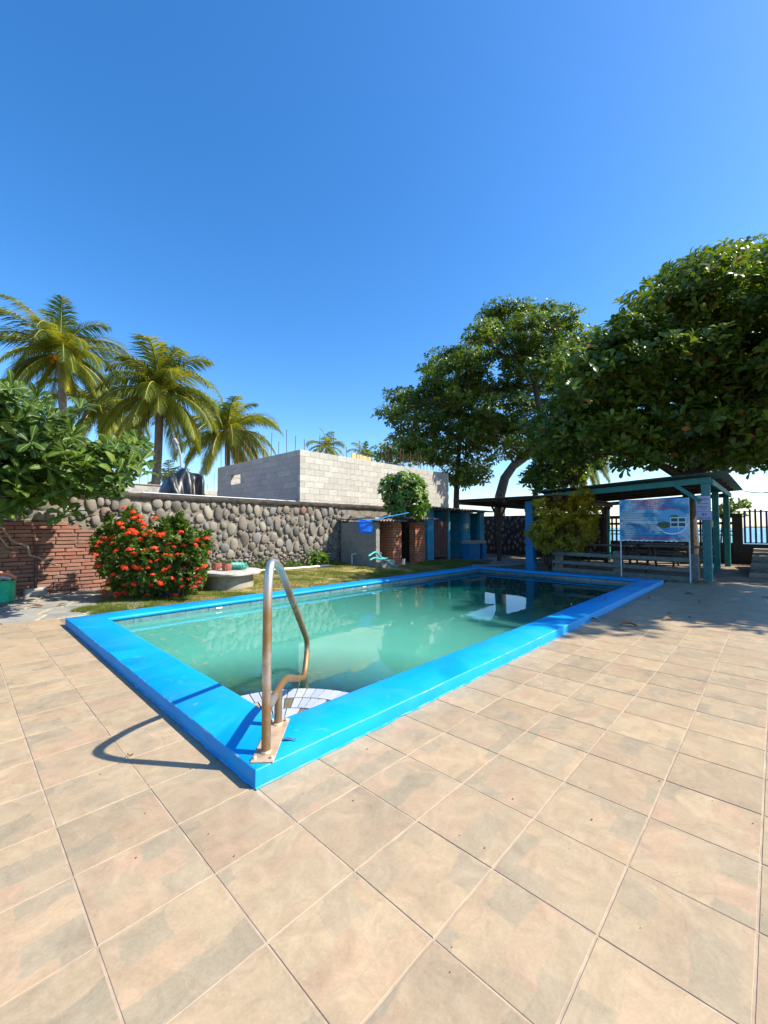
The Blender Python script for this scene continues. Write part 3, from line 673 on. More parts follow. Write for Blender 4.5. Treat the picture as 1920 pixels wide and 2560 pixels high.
# ================================================================ HANDRAIL
A0 = np.array([1.143, 1.928, 0.]); E0 = np.array([1.359-1.143, 2.157-1.928, 0]); E0 /= np.linalg.norm(E0)
def RP(s, z): return tuple(A0+E0*s+np.array([0, 0, z]))
def smooth_path(P, rad, n=5):
    P = [Vector(p) for p in P]; out = [P[0]]
    for i in range(1, len(P)-1):
        a, b_, c = P[i-1], P[i], P[i+1]; r = min(rad, (a-b_).length*.48, (c-b_).length*.48)
        p0 = b_+(a-b_).normalized()*r; p1 = b_+(c-b_).normalized()*r
        for k in range(n+1): t = k/n; out.append(p0*(1-t)**2+b_*2*t*(1-t)+p1*t*t)
    return out+[P[-1]]
rail = thing('pool_handrail', 'brown stained steel tube handrail bolted on the near blue corner of the pool', 'handrail', tuple(A0+np.array([0, 0, .09])))
path = smooth_path([RP(0, .095), RP(0, .90), RP(.05, 1.07), RP(.30, 1.02), RP(1.63, .205), RP(1.42, -.045), RP(.50, .29), RP(.02, .305)], .16, 7)
MB().tube(path, .0235, 16).build('rail_tube', M['steel'], rail, True)
MB().tube([RP(.30, .095), RP(.31, .30)], .0225, 16).build('short_leg', M['steel'], rail, True)
for s in (0, .30): MB().lathe([(.031, 0), (.031, .006), (.024, .014)], 16, RP(s, .0955)).build('weld_collar', M['plate'], rail, True)
pb = MB(); sd = np.array([E0[1], -E0[0], 0]); cen = A0+E0*.14+np.array([0, 0, .0945])
V, Fc = cbox(.003, .46, .115, .008); pb.add([cen+E0*a+sd*c+np.array([0, 0, e]) for a, c, e in V], Fc); pb.build('base_plate', M['plate'], rail)
for a, c in ((-.20, -.042), (-.20, .042), (.20, -.042), (.20, .042)):
    q = cen+E0*a+sd*c; MB().lathe([(.011, .003), (.011, .013), (.006, .016)], 6, q).build('bolt', M['bolt'], rail)

# ================================================================ PERIMETER WALL: stone with brick section
WY = 10.0
wall = thing('stone_wall', 'river stone garden wall with a rough dark cement top beyond the lawn', 'wall', (5, WY, 0))
wx0, wx1 = -5.0, 16.3; nxw, nzw = 300, 26; V = []; Fc = []
for j in range(nzw+1):
    for i in range(nxw+1):
        x = wx0+(wx1-wx0)*i/nxw; z = -.1+2.06*j/nzw; d = .022*mn.noise(Vector((x*7, z*7, 1)))+.03*mn.noise(Vector((x*2, z*2, 5)))
        V.append((x, WY+.03-abs(d), z))
for j in range(nzw):
    for i in range(nxw): a = j*(nxw+1)+i; Fc.append((a, a+1, a+nxw+2, a+nxw+1))
put('mortar_face', mesh('mortar_face', V, Fc, M['mortar'], True), wall)
MB().box(wx0, wx1, WY+.06, WY+.36, -.1, 1.955).build('wall_core', M['mortar'], wall)
V = []; Fc = []; nc = 260; pf = [(-.02, 1.87), (-.045, 1.91), (-.04, 1.97), (0, 2.0), (.2, 2.005), (.37, 1.99), (.39, 1.88)]
for i in range(nc+1):
    x = 1.0+(wx1-1.0)*i/nc
    for k, (y, z) in enumerate(pf):
        q = .03*mn.noise(Vector((x*5, k*1.3, 2)))+.015*mn.noise(Vector((x*17, k*3, 2))); V.append((x, WY+y-abs(q)*(k < 3), z+q*.7-(.03*abs(mn.noise(Vector((x*9, 0, 9)))) if k == 0 else 0)))
m_ = len(pf)
for i in range(nc):
    for k in range(m_-1): a = i*m_+k; Fc.append((a, a+m_, a+m_+1, a+1))
put('cement_cap', mesh('cement_cap', V, Fc, M['capcement'], True), wall)
MB().tube([(2.9, WY+.16, 2.025), (4.5, WY+.15, 2.02), (6.9, WY+.16, 2.015)], .011, 6).build('top_pipe', M['whitemetal'], wall, True)
# brick section outline
def brick_top(x):
    for a, z in ((1.42, 1.385), (1.70, 1.315), (2.0, 1.245), (2.28, 1.17), (2.36, 1.03), (2.47, .88), (2.56, .6), (2.66, .3)):
        if x < a: return z
    return 0
import bmesh
def stonemesh(i):
    bm = bmesh.new(); bmesh.ops.create_icosphere(bm, subdivisions=2, radius=1)
    s = i*7.3
    for v in bm.verts:
        n0 = mn.noise(v.co*.9+Vector((s, 0, 0)))*.36+mn.noise(v.co*2.2+Vector((0, s, 0)))*.13
        q = v.co.copy(); p = 2.4; nrm = (abs(q.x)**p+abs(q.y)**p+abs(q.z)**p)**(1/p); v.co = q/nrm*(1+n0)
    me = bpy.data.meshes.new('stone'); bm.to_mesh(me); bm.free(); me.materials.append(M['stone']); me.polygons.foreach_set('use_smooth', [True]*len(me.polygons)); return me
def stonelo(i):
    bm = bmesh.new(); bmesh.ops.create_icosphere(bm, subdivisions=1, radius=1)
    for v in bm.verts: v.co *= 1+mn.noise(v.co*1.1+Vector((i*5., 0, 0)))*.3
    me = bpy.data.meshes.new('stone'); bm.to_mesh(me); bm.free(); me.materials.append(M['stone']); me.polygons.foreach_set('use_smooth', [True]*len(me.polygons)); return me
stm = [stonemesh(i) for i in range(9)]; sml = [stonelo(i) for i in range(6)]
placed = []; it = []
def try_stone(x, z, a, b_, tol=1.0):
    for (X, Z, A, B) in placed:
        if abs(X-x) < A+a and ((X-x)/((A+a)*tol))**2+((Z-z)/((B+b_)*tol))**2 < 1: return False
    placed.append((x, z, a, b_)); return True
random.seed(21)
for (amin, amax, n_, zlo) in ((.095, .12, 1200, .60), (.06, .092, 7000, .5), (.05, .07, 6000, .08), (.03, .048, 9000, .05)):
    for _ in range(n_):
        x = random.uniform(-1.2, 8.6); z = random.uniform(zlo, 1.84)
        if z < .62 and x > 3.6 and amin > .06 and random.random() < .93: continue
        if z > .66 and amin < .06 and random.random() < .8: continue
        a = random.uniform(amin, amax); b_ = a*random.uniform(1.05, 1.75) if amin > .045 and z > .55 else a*random.uniform(.55, .9)
        if z-b_*.8 < brick_top(x)+.01 or z+b_ > 1.90 or z < .03: continue
        if try_stone(x, z, a, b_, 1.0 if amin > .07 else .95):
            me = random.choice(stm if a > .05 else sml)
            it.append((me, (x, WY+.012+random.uniform(-.008, .012), z), (random.uniform(-.2, .2), random.uniform(-.25, .25), random.uniform(-.3, .3)), (a, .055 if a > .06 else .042, b_)))
pieces('stone', it, wall)
# brick part of the wall
bw = thing('brick_wall', 'weathered red brick section at the left end of the garden wall, dappled by leaf shadows', 'wall', (0, WY, 0))
def bsolid():
    b = MB(); xs_ = [-5, 1.42, 1.70, 2.0, 2.28, 2.36, 2.47, 2.56, 2.66]
    for a, c in zip(xs_[:-1], xs_[1:]): b.box(a+.001, c, WY+.012, WY+.10, -.05, brick_top(a+.01)-.004)
    return b.build('brick_mortar', M['brickmortar'], bw)
bsolid()
def brickvar(mat): return variants('brick', mat, 6, (.07,), .03)
bv = brickvar(M['brick']); ob = brickvar(M['orangebrick'])
def course_bricks(var, x0, x1, z0, z1, place, bl=.325, bh=.073, gap=.015, jit=1.0, topf=None):
    out = []; k = 0; z = z0
    while z+bh*.6 < z1:
        x = x0-random.random()*bl*.2-(bl/2 if k % 2 else 0)
        while x < x1:
            L_ = bl*random.uniform(.94, 1.06); a, c = max(x, x0), min(x+L_, x1)
            if c-a > .03 and (topf is None or (z+bh < topf((a+c)/2)+.012)):
                out.append(place((a+c)/2, z+bh/2+random.uniform(-.003, .003)*jit, c-a-gap*random.uniform(.7, 1.3), bh-gap*random.uniform(.8, 1.3), random.choice(var), random.uniform(-.012, .012)*jit))
            x += L_
        z += bh; k += 1
    return out
def place_y(Y, depth_=.12):      # face toward -Y
    return lambda s, z, l, h, me, t: (me, (s, Y+depth_/2+random.uniform(-.008, .005), z), (0, t, random.uniform(-.01, .01)), (l, depth_, h))
def place_x(X, depth_=.12):      # face toward -X
    return lambda s, z, l, h, me, t: (me, (X+depth_/2+random.uniform(-.005, .005), s, z), (0, 0, R(90)+random.uniform(-.01, .01)), (l, depth_, h))
pieces('brick', course_bricks(bv, -1.6, 2.66, -.03, 1.45, place_y(WY-.01), topf=brick_top), bw)

# ================================================================ UNFINISHED BLOCK BUILDING
BX, BY, BZ = 7.77, 11.2, 3.80; BX1, BY1 = 16.2, 17.25
bld = thing('block_building', 'unfinished grey concrete block building with rusty bars rising above its walls', 'building', (BX, BY, 0))
cv = variants('block', M['block'], 6, (.012,), .004)
core = MB(); wz0 = -.1
core.box(BX+.012, BX1-.01, BY+.012, BY+.15, wz0, BZ-.006)                      # front wall
hx0, hx1 = None, None
h0 = PX(577, 1215, BX); h1 = PX(601, 1183, BX); hy0, hy1, hz0, hz1 = h1[1], h0[1], h0[2]-.02, h1[2]
core.box(BX+.012, BX+.15, BY+.151, hy0, wz0, BZ-.006); core.box(BX+.012, BX+.15, hy1, BY1, wz0, BZ-.006)
core.box(BX+.012, BX+.15, hy0, hy1, wz0, hz0); core.box(BX+.012, BX+.15, hy0, hy1, hz1, BZ-.006)
core.box(BX+.151, BX1, BY1-.15, BY1-.01, wz0, BZ-.03); core.box(BX1-.15, BX1-.012, BY+.151, BY1-.151, wz0, BZ-.03)
core.build('wall_core', M['blockjoint'], bld)
it = []; bh = .205; rows = int((BZ-1.5)/bh)
for r_ in range(rows+1):
    z = BZ-bh*(r_+.5); off = .2 if r_ % 2 else 0
    x = BX-off*1.0
    while x < BX1-.02:
        a, c = max(x, BX+.002), min(x+.4, BX1)
        if c-a > .05: it.append((random.choice(cv), ((a+c)/2, BY+.07+random.uniform(-.002, .002), z), (0, random.uniform(-.003, .003), 0), (c-a-.007, .14, bh-.007)))
        x += .4
    y = BY+.146-(0 if r_ % 2 else .2)
    while y < BY1-.02:
        a, c = max(y, BY+.146), min(y+.4, BY1)
        segs = [(a, c)]
        if z > hz0 and z < hz1: segs = [(a, min(c, hy0)), (max(a, hy1), c)]
        for a, c in segs:
            if c-a > .05: it.append((random.choice(cv), (BX+.07+random.uniform(-.002, .002), (a+c)/2, z), (0, 0, R(90)), (c-a-.007, .14, bh-.007)))
        y += .4
    if 7 > r_:                                                                # inside face seen through the opening
        x = BX+.3
        while x < BX+3.6 and r_ > 0: it.append((cv[0], (x+.2, BY1-.2, z), None, (.39, .12, bh-.01))); x += .4
pieces('block', it, bld)
def bar(x, y, z0, h): MB().tube([(x, y, z0), (x+random.uniform(-.02, .02), y+random.uniform(-.02, .02), z0+h)], .011, 5).build('steel_bar', M['rust'], bld)
for k in range(11): x = 8.0+k*.62; bar(x, BY+.08, BZ-.02, random.uniform(.35, .75))
for k in range(20): x = 11.7+k*.23; bar(x, BY+.08+random.choice([0, .05]), BZ-.02, random.uniform(.45, .8))
for k in range(12): bar(BX+.08, BY+.4+k*.5, BZ-.02, random.uniform(.4, .95))
for k in range(16): bar(BX+.3+k*.45, BY1-.1, BZ-.03, random.uniform(.5, 1.1))
p0, p1 = PY(876, 1140, BY+.25), PY(925, 1143, BY+.25)
for k in range(4):
    a = p0[0]+(p1[0]-p0[0])*k/4; MB().box(a+.006, a+(p1[0]-p0[0])/4-.006, BY+.17, BY+.20, 3.6, 4.03-.02*k, .003).build('formwork_board', M['woodform'], bld)
# second far block wall
fb = thing('far_block_wall', 'pale sunlit block wall far behind, left of the grey building', 'wall', (8, 20, 0))
it = []; MB().box(4.2, 9.4, 20.015, 20.15, -.1, 3.04).build('wall_core', M['blockjoint'], fb)
for r_ in range(7):
    x = 4.2-(.2 if r_ % 2 else 0)
    while x < 9.4: a, c = max(x, 4.2), min(x+.4, 9.4); it.append((random.choice(cv), ((a+c)/2, 20.07, 3.05-.215*(r_+.5)), None, (max(.05, c-a-.012), .14, .203))); x += .4
pieces('block', it, fb)
for k in range(14): MB().tube([(4.6+k*.33, 20.1, 3), (4.6+k*.33, 20.1, 3.35+random.random()*.6)], .01, 4).build('steel_bar', M['rust'], fb)
# grey rendered wall and red hut at far left
gw = thing('rendered_wall', 'grey rendered yard wall behind the stone wall, left of the black tarpaulin', 'wall', (3, 12.5, 0))
q0, q1 = PY(300, 1212, 12.5), PY(392, 1205, 12.5); MB().box(-1.5, 4.2, 12.5, 12.65, -.05, q0[2]+.03, .01).build('wall_panel', M['concrete'], gw); MB().box(-1.52, 4.22, 12.48, 12.67, q0[2]+.032, q0[2]+.07, .01).build('wall_top', M['concrete2'], gw)
rh = thing('red_hut', 'red sheet metal hut behind the broad leaved tree', 'hut', (2.2, 15, 0)); q = PY(300, 1185, 15)
MB().box(.2, 3.5, 15, 17, -.05, q[2], .01).build('hut_wall', M['redroof'], rh)
for k in range(16): MB().box(.2+k*.21, .29+k*.21, 14.97, 15.0, 0, q[2]-.01).build('wall_rib', M['redroof'], rh)
MB().box(.0, 3.7, 14.8, 17.2, q[2]+.002, q[2]+.06, .01).build('roof', M['redroof'], rh)

# black tarpaulin heap over a pump stand
tc0 = PY(455, 1237, 10.9); tx, ty = tc0[0], 10.9
tp = thing('black_tarpaulin', 'crumpled black plastic sheet draped over a stand behind the stone wall', 'tarpaulin', (tx, ty, 0))
TP = [PY(u, v, ty) for u, v in ((400, 1235), (414, 1195), (432, 1187), (452, 1171), (470, 1178), (492, 1185), (500, 1195), (504, 1235))]
def topz(x):
    for a, c in zip(TP[:-1], TP[1:]):
        if a[0] <= x <= c[0]: return a[2]+(c[2]-a[2])*(x-a[0])/(c[0]-a[0]+1e-9)
    return 2.1
V = []; Fc = []; nu, nv = 44, 30; xa, xb = TP[0][0]-.02, TP[-1][0]+.02
for i in range(nu+1):
    x = xa+(xb-xa)*i/nu; edge = min(1, min(i, nu-i)/3.5)
    for j in range(nv+1):
        t = j/nv; base = 1.2; q = max(0, math.sin(math.pi*t))**.42
        fd = .05*math.sin(x*19+4*mn.noise(Vector((x*2, t*2, 3))))+.09*mn.noise(Vector((x*4+t*2, t*3, 1)))+.04*mn.noise(Vector((x*11-t*5, t*8, 6)))
        y = ty-(.16+.26*edge)*math.cos(math.pi*t)-fd*1.3*math.sin(math.pi*t)**.2 if 0 < j < nv else ty-(.16+.26*edge)*math.cos(math.pi*t)
        z = base+(topz(x)-base)*q+.05*mn.noise(Vector((x*5, t*4, 8)))*q; V.append((x+.05*mn.noise(Vector((t*5, x*3, 2))), y, z))
for i in range(nu):
    for j in range(nv): a_ = i*(nv+1)+j; Fc.append((a_, a_+nv+1, a_+nv+2, a_+1))
put('plastic_sheet', mesh('plastic_sheet', V, Fc, M['tarp'], True), tp)
for xq in (xa+.25, xb-.25): MB().box(xq-.03, xq+.03, ty-.03, ty+.03, -.05, 1.9).build('stand_leg', M['darkwood'], tp)
MB().tube([(tx+.0, ty, topz(tx)-.05), (tx+.02, ty, topz(tx)+.03)], [.06, .045], 10).build('blue_tie', M['netblue'], tp, True)
lp = thing('lamp_post', 'slim grey street lamp with a bent arm in front of the coconut palms', 'street lamp', tuple(PY(454, 1200, 11.4)[:2])+(0,))
q = [PY(454, 1240, 11.4), PY(453, 1165, 11.4), PY(452, 1140, 11.4), PY(446, 1118, 11.4), PY(439, 1104, 11.4)]; q[0][2] = 0
MB().tube(q, [.035, .03, .028, .026, .024], 8).build('lamp_pole', M['grey'], lp, True)
a, c = PY(443, 1112, 11.4), PY(434, 1096, 11.4); MB().beam(a, c, .14, .07, .02).build('lamp_head', M['grey'], lp)

# ================================================================ LEFT OBJECTS BY THE BRICK WALL
pp = thing('steel_post', 'short brown steel post set in a square concrete foot before the brick wall', 'post', tuple(G(88, 1488)[:2])+(0,))
px, py = pp.location.x, pp.location.y
MB().tube([(px, py, 0.02), (px, py, .92)], .026, 10).build('post_tube', M['rustpost'], pp, True)
f = MB(); f.mi = 0; f.box(px-.16, px+.16, py-.12, py+.14, -.01, .13, .015).build('concrete_foot', M['concrete'], pp)
bx_, by_ = G(2, 1506)[:2]
bk = thing('ribbed_bucket', 'bright green ribbed plastic bucket at the foot of the brick wall', 'bucket', (bx_, by_, 0))
pr = []; 
for k in range(25): pr.append((.17+.012*(k/24)+(.006 if k % 2 else 0), .01+.34*k/24))
MB().lathe(pr, 26, (bx_, by_, 0)).build('bucket_shell', M['green'], bk, True); MB().lathe([(.19, .345), (.196, .35), (.196, .362), (.17, .362)], 26, (bx_, by_, 0)).build('rim', M['green'], bk, True)
hz = .37
MB().tube([(bx_-.3, by_, .40), (bx_-.1, by_-.04, .50), (bx_+.08, by_-.02, .46), (bx_+.17, by_, .385)], .042, 10).build('bent_tube', M['orangehose'], None, True)
tag(bpy.data.objects['bent_tube'], 'orange bent tube lying across the green ribbed bucket', 'tube')
MB().tube([(bx_-.3, by_-.10, .30), (bx_-.15, by_-.1, .41), (bx_, by_-.09, .43), (bx_+.11, by_-.08, .385)], .035, 10).build('grey_tube', M['greycan'], None, True)
tag(bpy.data.objects['grey_tube'], 'grey bent tube below the orange one over the green bucket', 'tube')

# round concrete bench with pots
tcx, tcy = 3.95, 8.1; tz = hgt(tcx, tcy)
rt = thing('round_table', 'low round concrete table with a stained drum base standing on the lawn', 'table', (tcx, tcy, tz))
MB().lathe([(.46, -.04), (.45, .1), (.44, .26)], 30, (tcx, tcy, tz), wob=.015).build('drum_base', M['concrete2'], rt, True)
MB().lathe([(.57, .262), (.60, .27), (.61, .30), (.60, .325), (.57, .335), (.3, .336)], 40, (tcx, tcy, tz), wob=.02).build('table_slab', M['concrete'], rt, True)
TZ = tz+.337
def pot(label, x, y, rot):
    t = thing('plant_pot', label, 'plant pot', (x, y, TZ), 'terracotta coloured pots on the round table')
    b = MB(); 
    b.lathe([(.075, 0), (.085, .05), (.092, .10), (.10, .135), (.10, .145), (.088, .145), (.08, .11)], 20, (x, y, TZ), wob=.01).build('pot_wall', M['terra'], t, True)
    for k in range(12):
        a = k*math.pi/6+rot; MB().box(x+.088*math.cos(a)-.006, x+.088*math.cos(a)+.006, y+.088*math.sin(a)-.006, y+.088*math.sin(a)+.006, TZ+.02, TZ+.13, .003).build('pot_rib', M['terra'], t)
    C_ = np.array([(x+random.uniform(-.06, .06), y+random.uniform(-.06, .06), TZ+.14+random.random()*.04) for _ in range(16)]); V, Q, r = rosettes(C_, np.array([[0, 0, 1.]]*16)+unit(16)*.5, 5, .045, .02, 1.0)
    put('sprig', npmesh('sprig', V, Q, M['shrubleaf'], r), t)
    return t
pA = PD(546, 1420, depth((tcx, tcy, .3))); pB = PD(567, 1422, depth((tcx, tcy, .3))-.15)
pot('reddish ribbed pot with dry sprigs, left one of the pair on the round table', pA[0]-.02, pA[1]+.05, 0)
pot('reddish ribbed pot beside the mint bottle on the round table', pB[0], pB[1], .3)
mb_ = thing('plastic_bottle', 'mint green ribbed plastic jug lying on its side on the round table', 'jug', tuple(PD(592, 1420, depth((tcx, tcy, .3))))[:2]+(TZ,))
mx, my = mb_.location.x, mb_.location.y; pr = []
ex = Vector((_R[0], _R[1], 0)).normalized(); b = MB(); P_ = []; rr = []
for k in range(23): t = k/22; P_.append(Vector((mx, my, TZ+.082))+ex*(-.16+.32*t)); rr.append((.078 if k % 2 else .068)*(1 if 1 < k < 20 else .85))
b.tube(P_, rr, 14).build('jug_body', M['mint'], mb_, True)
MB().tube([Vector((mx, my, TZ+.12))+ex*.13, Vector((mx, my, TZ+.15))+ex*.19, Vector((mx, my, TZ+.06))+ex*.21], .013, 8).build('handle', M['mint'], mb_, True)
MB().tube([Vector((mx, my, TZ+.05))+ex*.155, Vector((mx, my, TZ+.05))+ex*.20], [.04, .03], 12).build('cap', M['mint'], mb_, True)

# white pipe on the lawn
a, c = PY(617, 1424, 9.45), PY(822, 1419, 9.25)
a = np.array([a[0], 9.45, hgt(a[0], 9.45)+.03]); c = np.array([c[0], 9.25, hgt(c[0], 9.25)+.03]); m_ = (a+c)/2; m_[1] -= .07
tag(MB().tube([a, m_, c], .03, 10).build('pvc_pipe', M['white'], None, True), 'long white plastic pipe lying on the grass along the stone wall', 'pipe')

# ================================================================ BLOCK AND BRICK SHED AGAINST THE WALL
gz = .11
sh = thing('laundry_shed', 'low shed of grey blocks and orange brick piers with scrap sheet roofs', 'shed', (9.6, 9, gz))
X0, Y0 = 8.42, 8.34; zt = 1.40
MB().box(X0+.01, X0+.14, Y0+.012, 9.9, -.1, zt-.005).build('block_core', M['shedjoint'], sh)
gv = variants('block', M['greenblock'], 4, (.012,), .004); it = []
for r_ in range(7):
    z = zt-.187*(r_+.5); y = Y0-(.2 if r_ % 2 else 0)
    while y < 9.9:
        a, c = max(y, Y0+.002), min(y+.4, 9.9)
        if c-a > .05: it.append((random.choice(gv), (X0+.075, (a+c)/2, z), (0, 0, R(90)), (c-a-.008, .15, .180)))
        y += .4
pieces('block', it, sh)
def pier(x0, x1, y0, y1, z1, bl=.20, bhh=.079):
    MB().box(x0+.012, x1-.012, y0+.012, y1-.012, -.05, z1-.01).build('pier_core', M['brickmortar'], sh)
    it = course_bricks(ob, x0, x1, gz-.04, z1, place_y(y0, .10), bl, bhh, .012, 1.4)+course_bricks(ob, y0+.1, y1, gz-.04, z1, place_x(x0, .10), bl, bhh, .012, 1.0)
    pieces('brick', it, sh)
pier(9.16, 9.56, 8.36, 8.62, 1.42); pier(10.22, 10.74, 8.36, 8.62, 1.46)
MB().box(9.20, 9.30, 8.62, 9.9, -.05, 1.40).build('partition_core', M['brickmortar'], sh)
pieces('brick', course_bricks(ob, 8.62, 9.9, gz-.04, 1.41, place_x(9.18, .06), .22, .079, .012, .6), sh)
MB().box(8.56, 11.0, 9.84, 9.93, -.05, 1.42).build('back_wall', M['brickmortar'], sh)
MB().box(10.7, 10.8, 8.62, 9.84, -.05, 1.42).build('side_wall', M['brickmortar'], sh)
MB().box(8.58, 9.14, 8.26, 8.42, -.02, gz+.17, .01).build('low_curb', M['concrete'], sh)
def corr(x0, x1, y0, y1, z0, z1, period=.13, amp=.022, along='x', tilt=0):
    """corrugated sheet, waves running across x, ridges along y"""
    n = max(8, int((x1-x0)/period*8)); V = []; Fc = []; my_ = 5
    for s in (0, -.006):
        for j in range(my_+1):
            for i in range(n+1):
                x = x0+(x1-x0)*i/n; y = y0+(y1-y0)*j/my_
                z = z0+(z1-z0)*j/my_+tilt*(x-x0)+amp*math.sin(2*math.pi*(x-x0)/period)+.01*mn.noise(Vector((x*2, y*2, 0)))+s; V.append((x, y, z))
    m = (n+1)*(my_+1)
    for j in range(my_):
        for i in range(n): a = j*(n+1)+i; Fc += [(a, a+1, a+n+2, a+n+1), (m+a, m+a+n+1, m+a+n+2, m+a+1)]
    for i in range(n): Fc += [(i, m+i, m+i+1, i+1)]; a = my_*(n+1)+i; Fc += [(a, a+1, m+a+1, m+a)]
    return V, Fc
V, Fc = corr(8.34, 9.62, 8.16, 9.95, 1.45, 1.52); put('roof_sheet', mesh('roof_sheet', V, Fc, M['sheet'], True), sh)
V, Fc = corr(9.5, 11.15, 8.1, 9.95, 1.535, 1.60); put('roof_sheet', mesh('roof_sheet', V, Fc, M['sheet'], True), sh)
MB().box(8.55, 8.75, 8.5, 9.4, 1.50, 1.545, .004).build('loose_plank', M['woodform'], sh); MB().box(9.3, 10.9, 8.2, 8.3, 1.572, 1.61, .006).build('loose_plank', M['oldwood'], sh)
put('roof_stone', stm[2], sh, (9.45, 8.45, 1.58), (0, 0, .4), (.11, .09, .05)); put('roof_stone', stm[4], sh, (9.3, 8.8, 1.56), (0, 0, 1.4), (.10, .08, .06))
q = PX(880, 1410, X0-.06); q1 = PX(880, 1390, X0-.06); MB().tube([(X0-.06, q[1], gz-.06), (X0-.06, q[1], .42), (X0-.055, q[1]-.03, .445), (X0-.04, q[1]-.10, .45), (X0+.01, q[1]-.11, .45)], .018, 8).build('drain_pipe', M['white'], sh, True)
q = PY(951, 1387, 8.75); MB().tube([(q[0], 8.75, .08), (q[0], 8.75, .50)], .045, 10).build('drain_pipe', M['white'], sh, True)
q = PY(1012, 1371, 9.3); MB().box(q[0]-.08, q[0]+.14, 9.3, 9.5, .25, .75, .01).build('wash_basin', M['concrete'], sh); q = PY(1008, 1401, 8.5)
for d in (0, .08): MB().tube([(q[0]-.03+d, 8.5, .08), (q[0]-.03+d, 8.5, .26)], .025, 8).build('drain_pipe', M['white'], sh, True)
q = PY(1033, 1380, 8.55); MB().box(q[0]-.12, q[0]+.08, 8.50, 8.56, .1, .9, .006).build('leaning_board', M['oldwood'], sh)
def hp(pts, Y): return [tuple(PY(820+x/5.53, 1260+y/5.53, Y)) for x, y in pts]
h1 = smooth_path(hp([(560, 720), (665, 650), (725, 745), (820, 755)], 8.22), .2, 5)
h2 = smooth_path(hp([(580, 775), (640, 740), (700, 760), (760, 762), (822, 750)], 8.18), .1, 4); h3 = hp([(770, 770), (850, 815), (965, 868)], 8.12)
hs_ = thing('garden_hose', 'coil of teal suction hose dumped on the kerb of the low shed', 'hose', tuple(h2[0]))
for hpath in (h1, h2, h3): MB().tube(hpath, .026, 8).build('hose_loop', M['hose'], hs_, True)
# leaf net
sk = thing('leaf_skimmer', 'blue pool net bag on a long pole laid over the shed roof', 'pool net', tuple(PD(912, 1304, 11.35)))
a, c = PD(917, 1302.5, 11.35), PD(1022, 1282, 11.75); MB().tube([a, c], .016, 8).build('pole', M['poleblue'], sk, True)
K = [PD(u, v, D) for u, v, D in ((893, 1304, 11.35), (931, 1304, 11.45), (928, 1301, 11.65), (898, 1301, 11.6))]
MB().tube(K+[K[0]], .014, 6).build('net_frame', M['netblue'], sk, True)
L_ = [PD(u, v, D) for u, v, D in ((899, 1333, 11.40), (930, 1334, 11.45), (929, 1334, 11.6), (900, 1333, 11.55))]; n_ = 8; V = []; Fc = []
for j in range(6):
    t = j/5
    for s in range(4):
        for i in range(n_):
            w_ = i/n_; p = (K[s]*(1-w_)+K[(s+1) % 4]*w_)*(1-t)+(L_[s]*(1-w_)+L_[(s+1) % 4]*w_)*t; V.append(tuple(p+np.array([math.sin(i*2+s)*.018*t, math.cos(i*2.6)*.018*t, 0])))
for j in range(5):
    for i in range(32): Fc.append((j*32+i, j*32+(i+1) % 32, (j+1)*32+(i+1) % 32, (j+1)*32+i))
Fc.append(tuple(5*32+i for i in range(32))); put('net_bag', mesh('net_bag', V, Fc, M['netblue'], True), sk)

# ================================================================ TURQUOISE CHANGING ROOMS
cb = thing('changing_rooms', 'low turquoise changing rooms with dark doorways under a corrugated roof', 'building', (13.4, 9.3, 0))
FYc = 8.9; zc = 1.86
for x0, x1 in ((11.55, 11.94), (12.8, 12.96), (13.86, 14.36), (15.1, 15.46)): MB().box(x0, x1, FYc, FYc+.15, -.05, zc, .006).build('pillar', M['turq'], cb)
for x in (12.86, 14.1, 15.3): MB().box(x-.05, x+.05, FYc+.151, 9.94, -.05, zc-.01).build('cubicle_wall', M['turq'], cb)
MB().box(11.58, 11.68, FYc+.151, 9.94, -.05, zc-.01).build('side_wall', M['brickmortar'], cb); MB().box(11.55, 15.46, 9.85, 9.94, -.05, zc-.02).build('back_wall', M['dark'], cb)
MB().box(11.5, 15.5, FYc-.02, FYc+.12, zc+.002, zc+.07, .004).build('roof_beam', M['oldwood'], cb)
V, Fc = corr(11.2, 15.65, 8.55, 10.0, 1.955, 2.03, .20, .028, tilt=-.012); put('roof_sheet', mesh('roof_sheet', V, Fc, M['sheet'], True), cb)
MB().box(11.97, 12.74, FYc+.03, FYc+.06, .16, 1.50, .004).build('door', M['maroon'], cb)
for k in range(4): MB().box(11.98+k*.19, 12.15+k*.19, FYc+.018, FYc+.029, .18, 1.48, .003).build('door_plank', M['maroon'], cb)
MB().box(12.76, 12.80, FYc-.015, FYc+.1, 0, zc-.01, .003).build('door_frame', M['oldwood'], cb)
q = PY(1162, 1316, FYc-.04); MB().box(q[0]-.05, q[0]+.05, FYc-.05, FYc-.002, q[2]-.09, q[2]+.09, .006).build('switch_box', M['grey'], cb); MB().box(q[0]+.11, q[0]+.24, FYc-.05, FYc-.002, q[2]-.08, q[2]+.11, .006).build('meter_box', M['white'], cb)
MB().tube([(q[0], FYc-.02, q[2]+.09), (q[0]-.01, FYc-.02, q[2]+.4), (q[0]+.1, FYc-.03, zc)], .008, 5).build('cable', M['dark'], cb)
sk2 = thing('wash_sink', 'pale wash basin on a blue plastered stand before the turquoise pillar', 'sink', (14.2, 8.5, 0))
MB().box(13.55, 14.25, 8.40, 8.75, -.03, .62, .01).build('stand', M['bluecol'], sk2); MB().box(14.55, 14.85, 8.45, 8.8, -.03, .62, .01).build('stand', M['bluecol'], sk2)
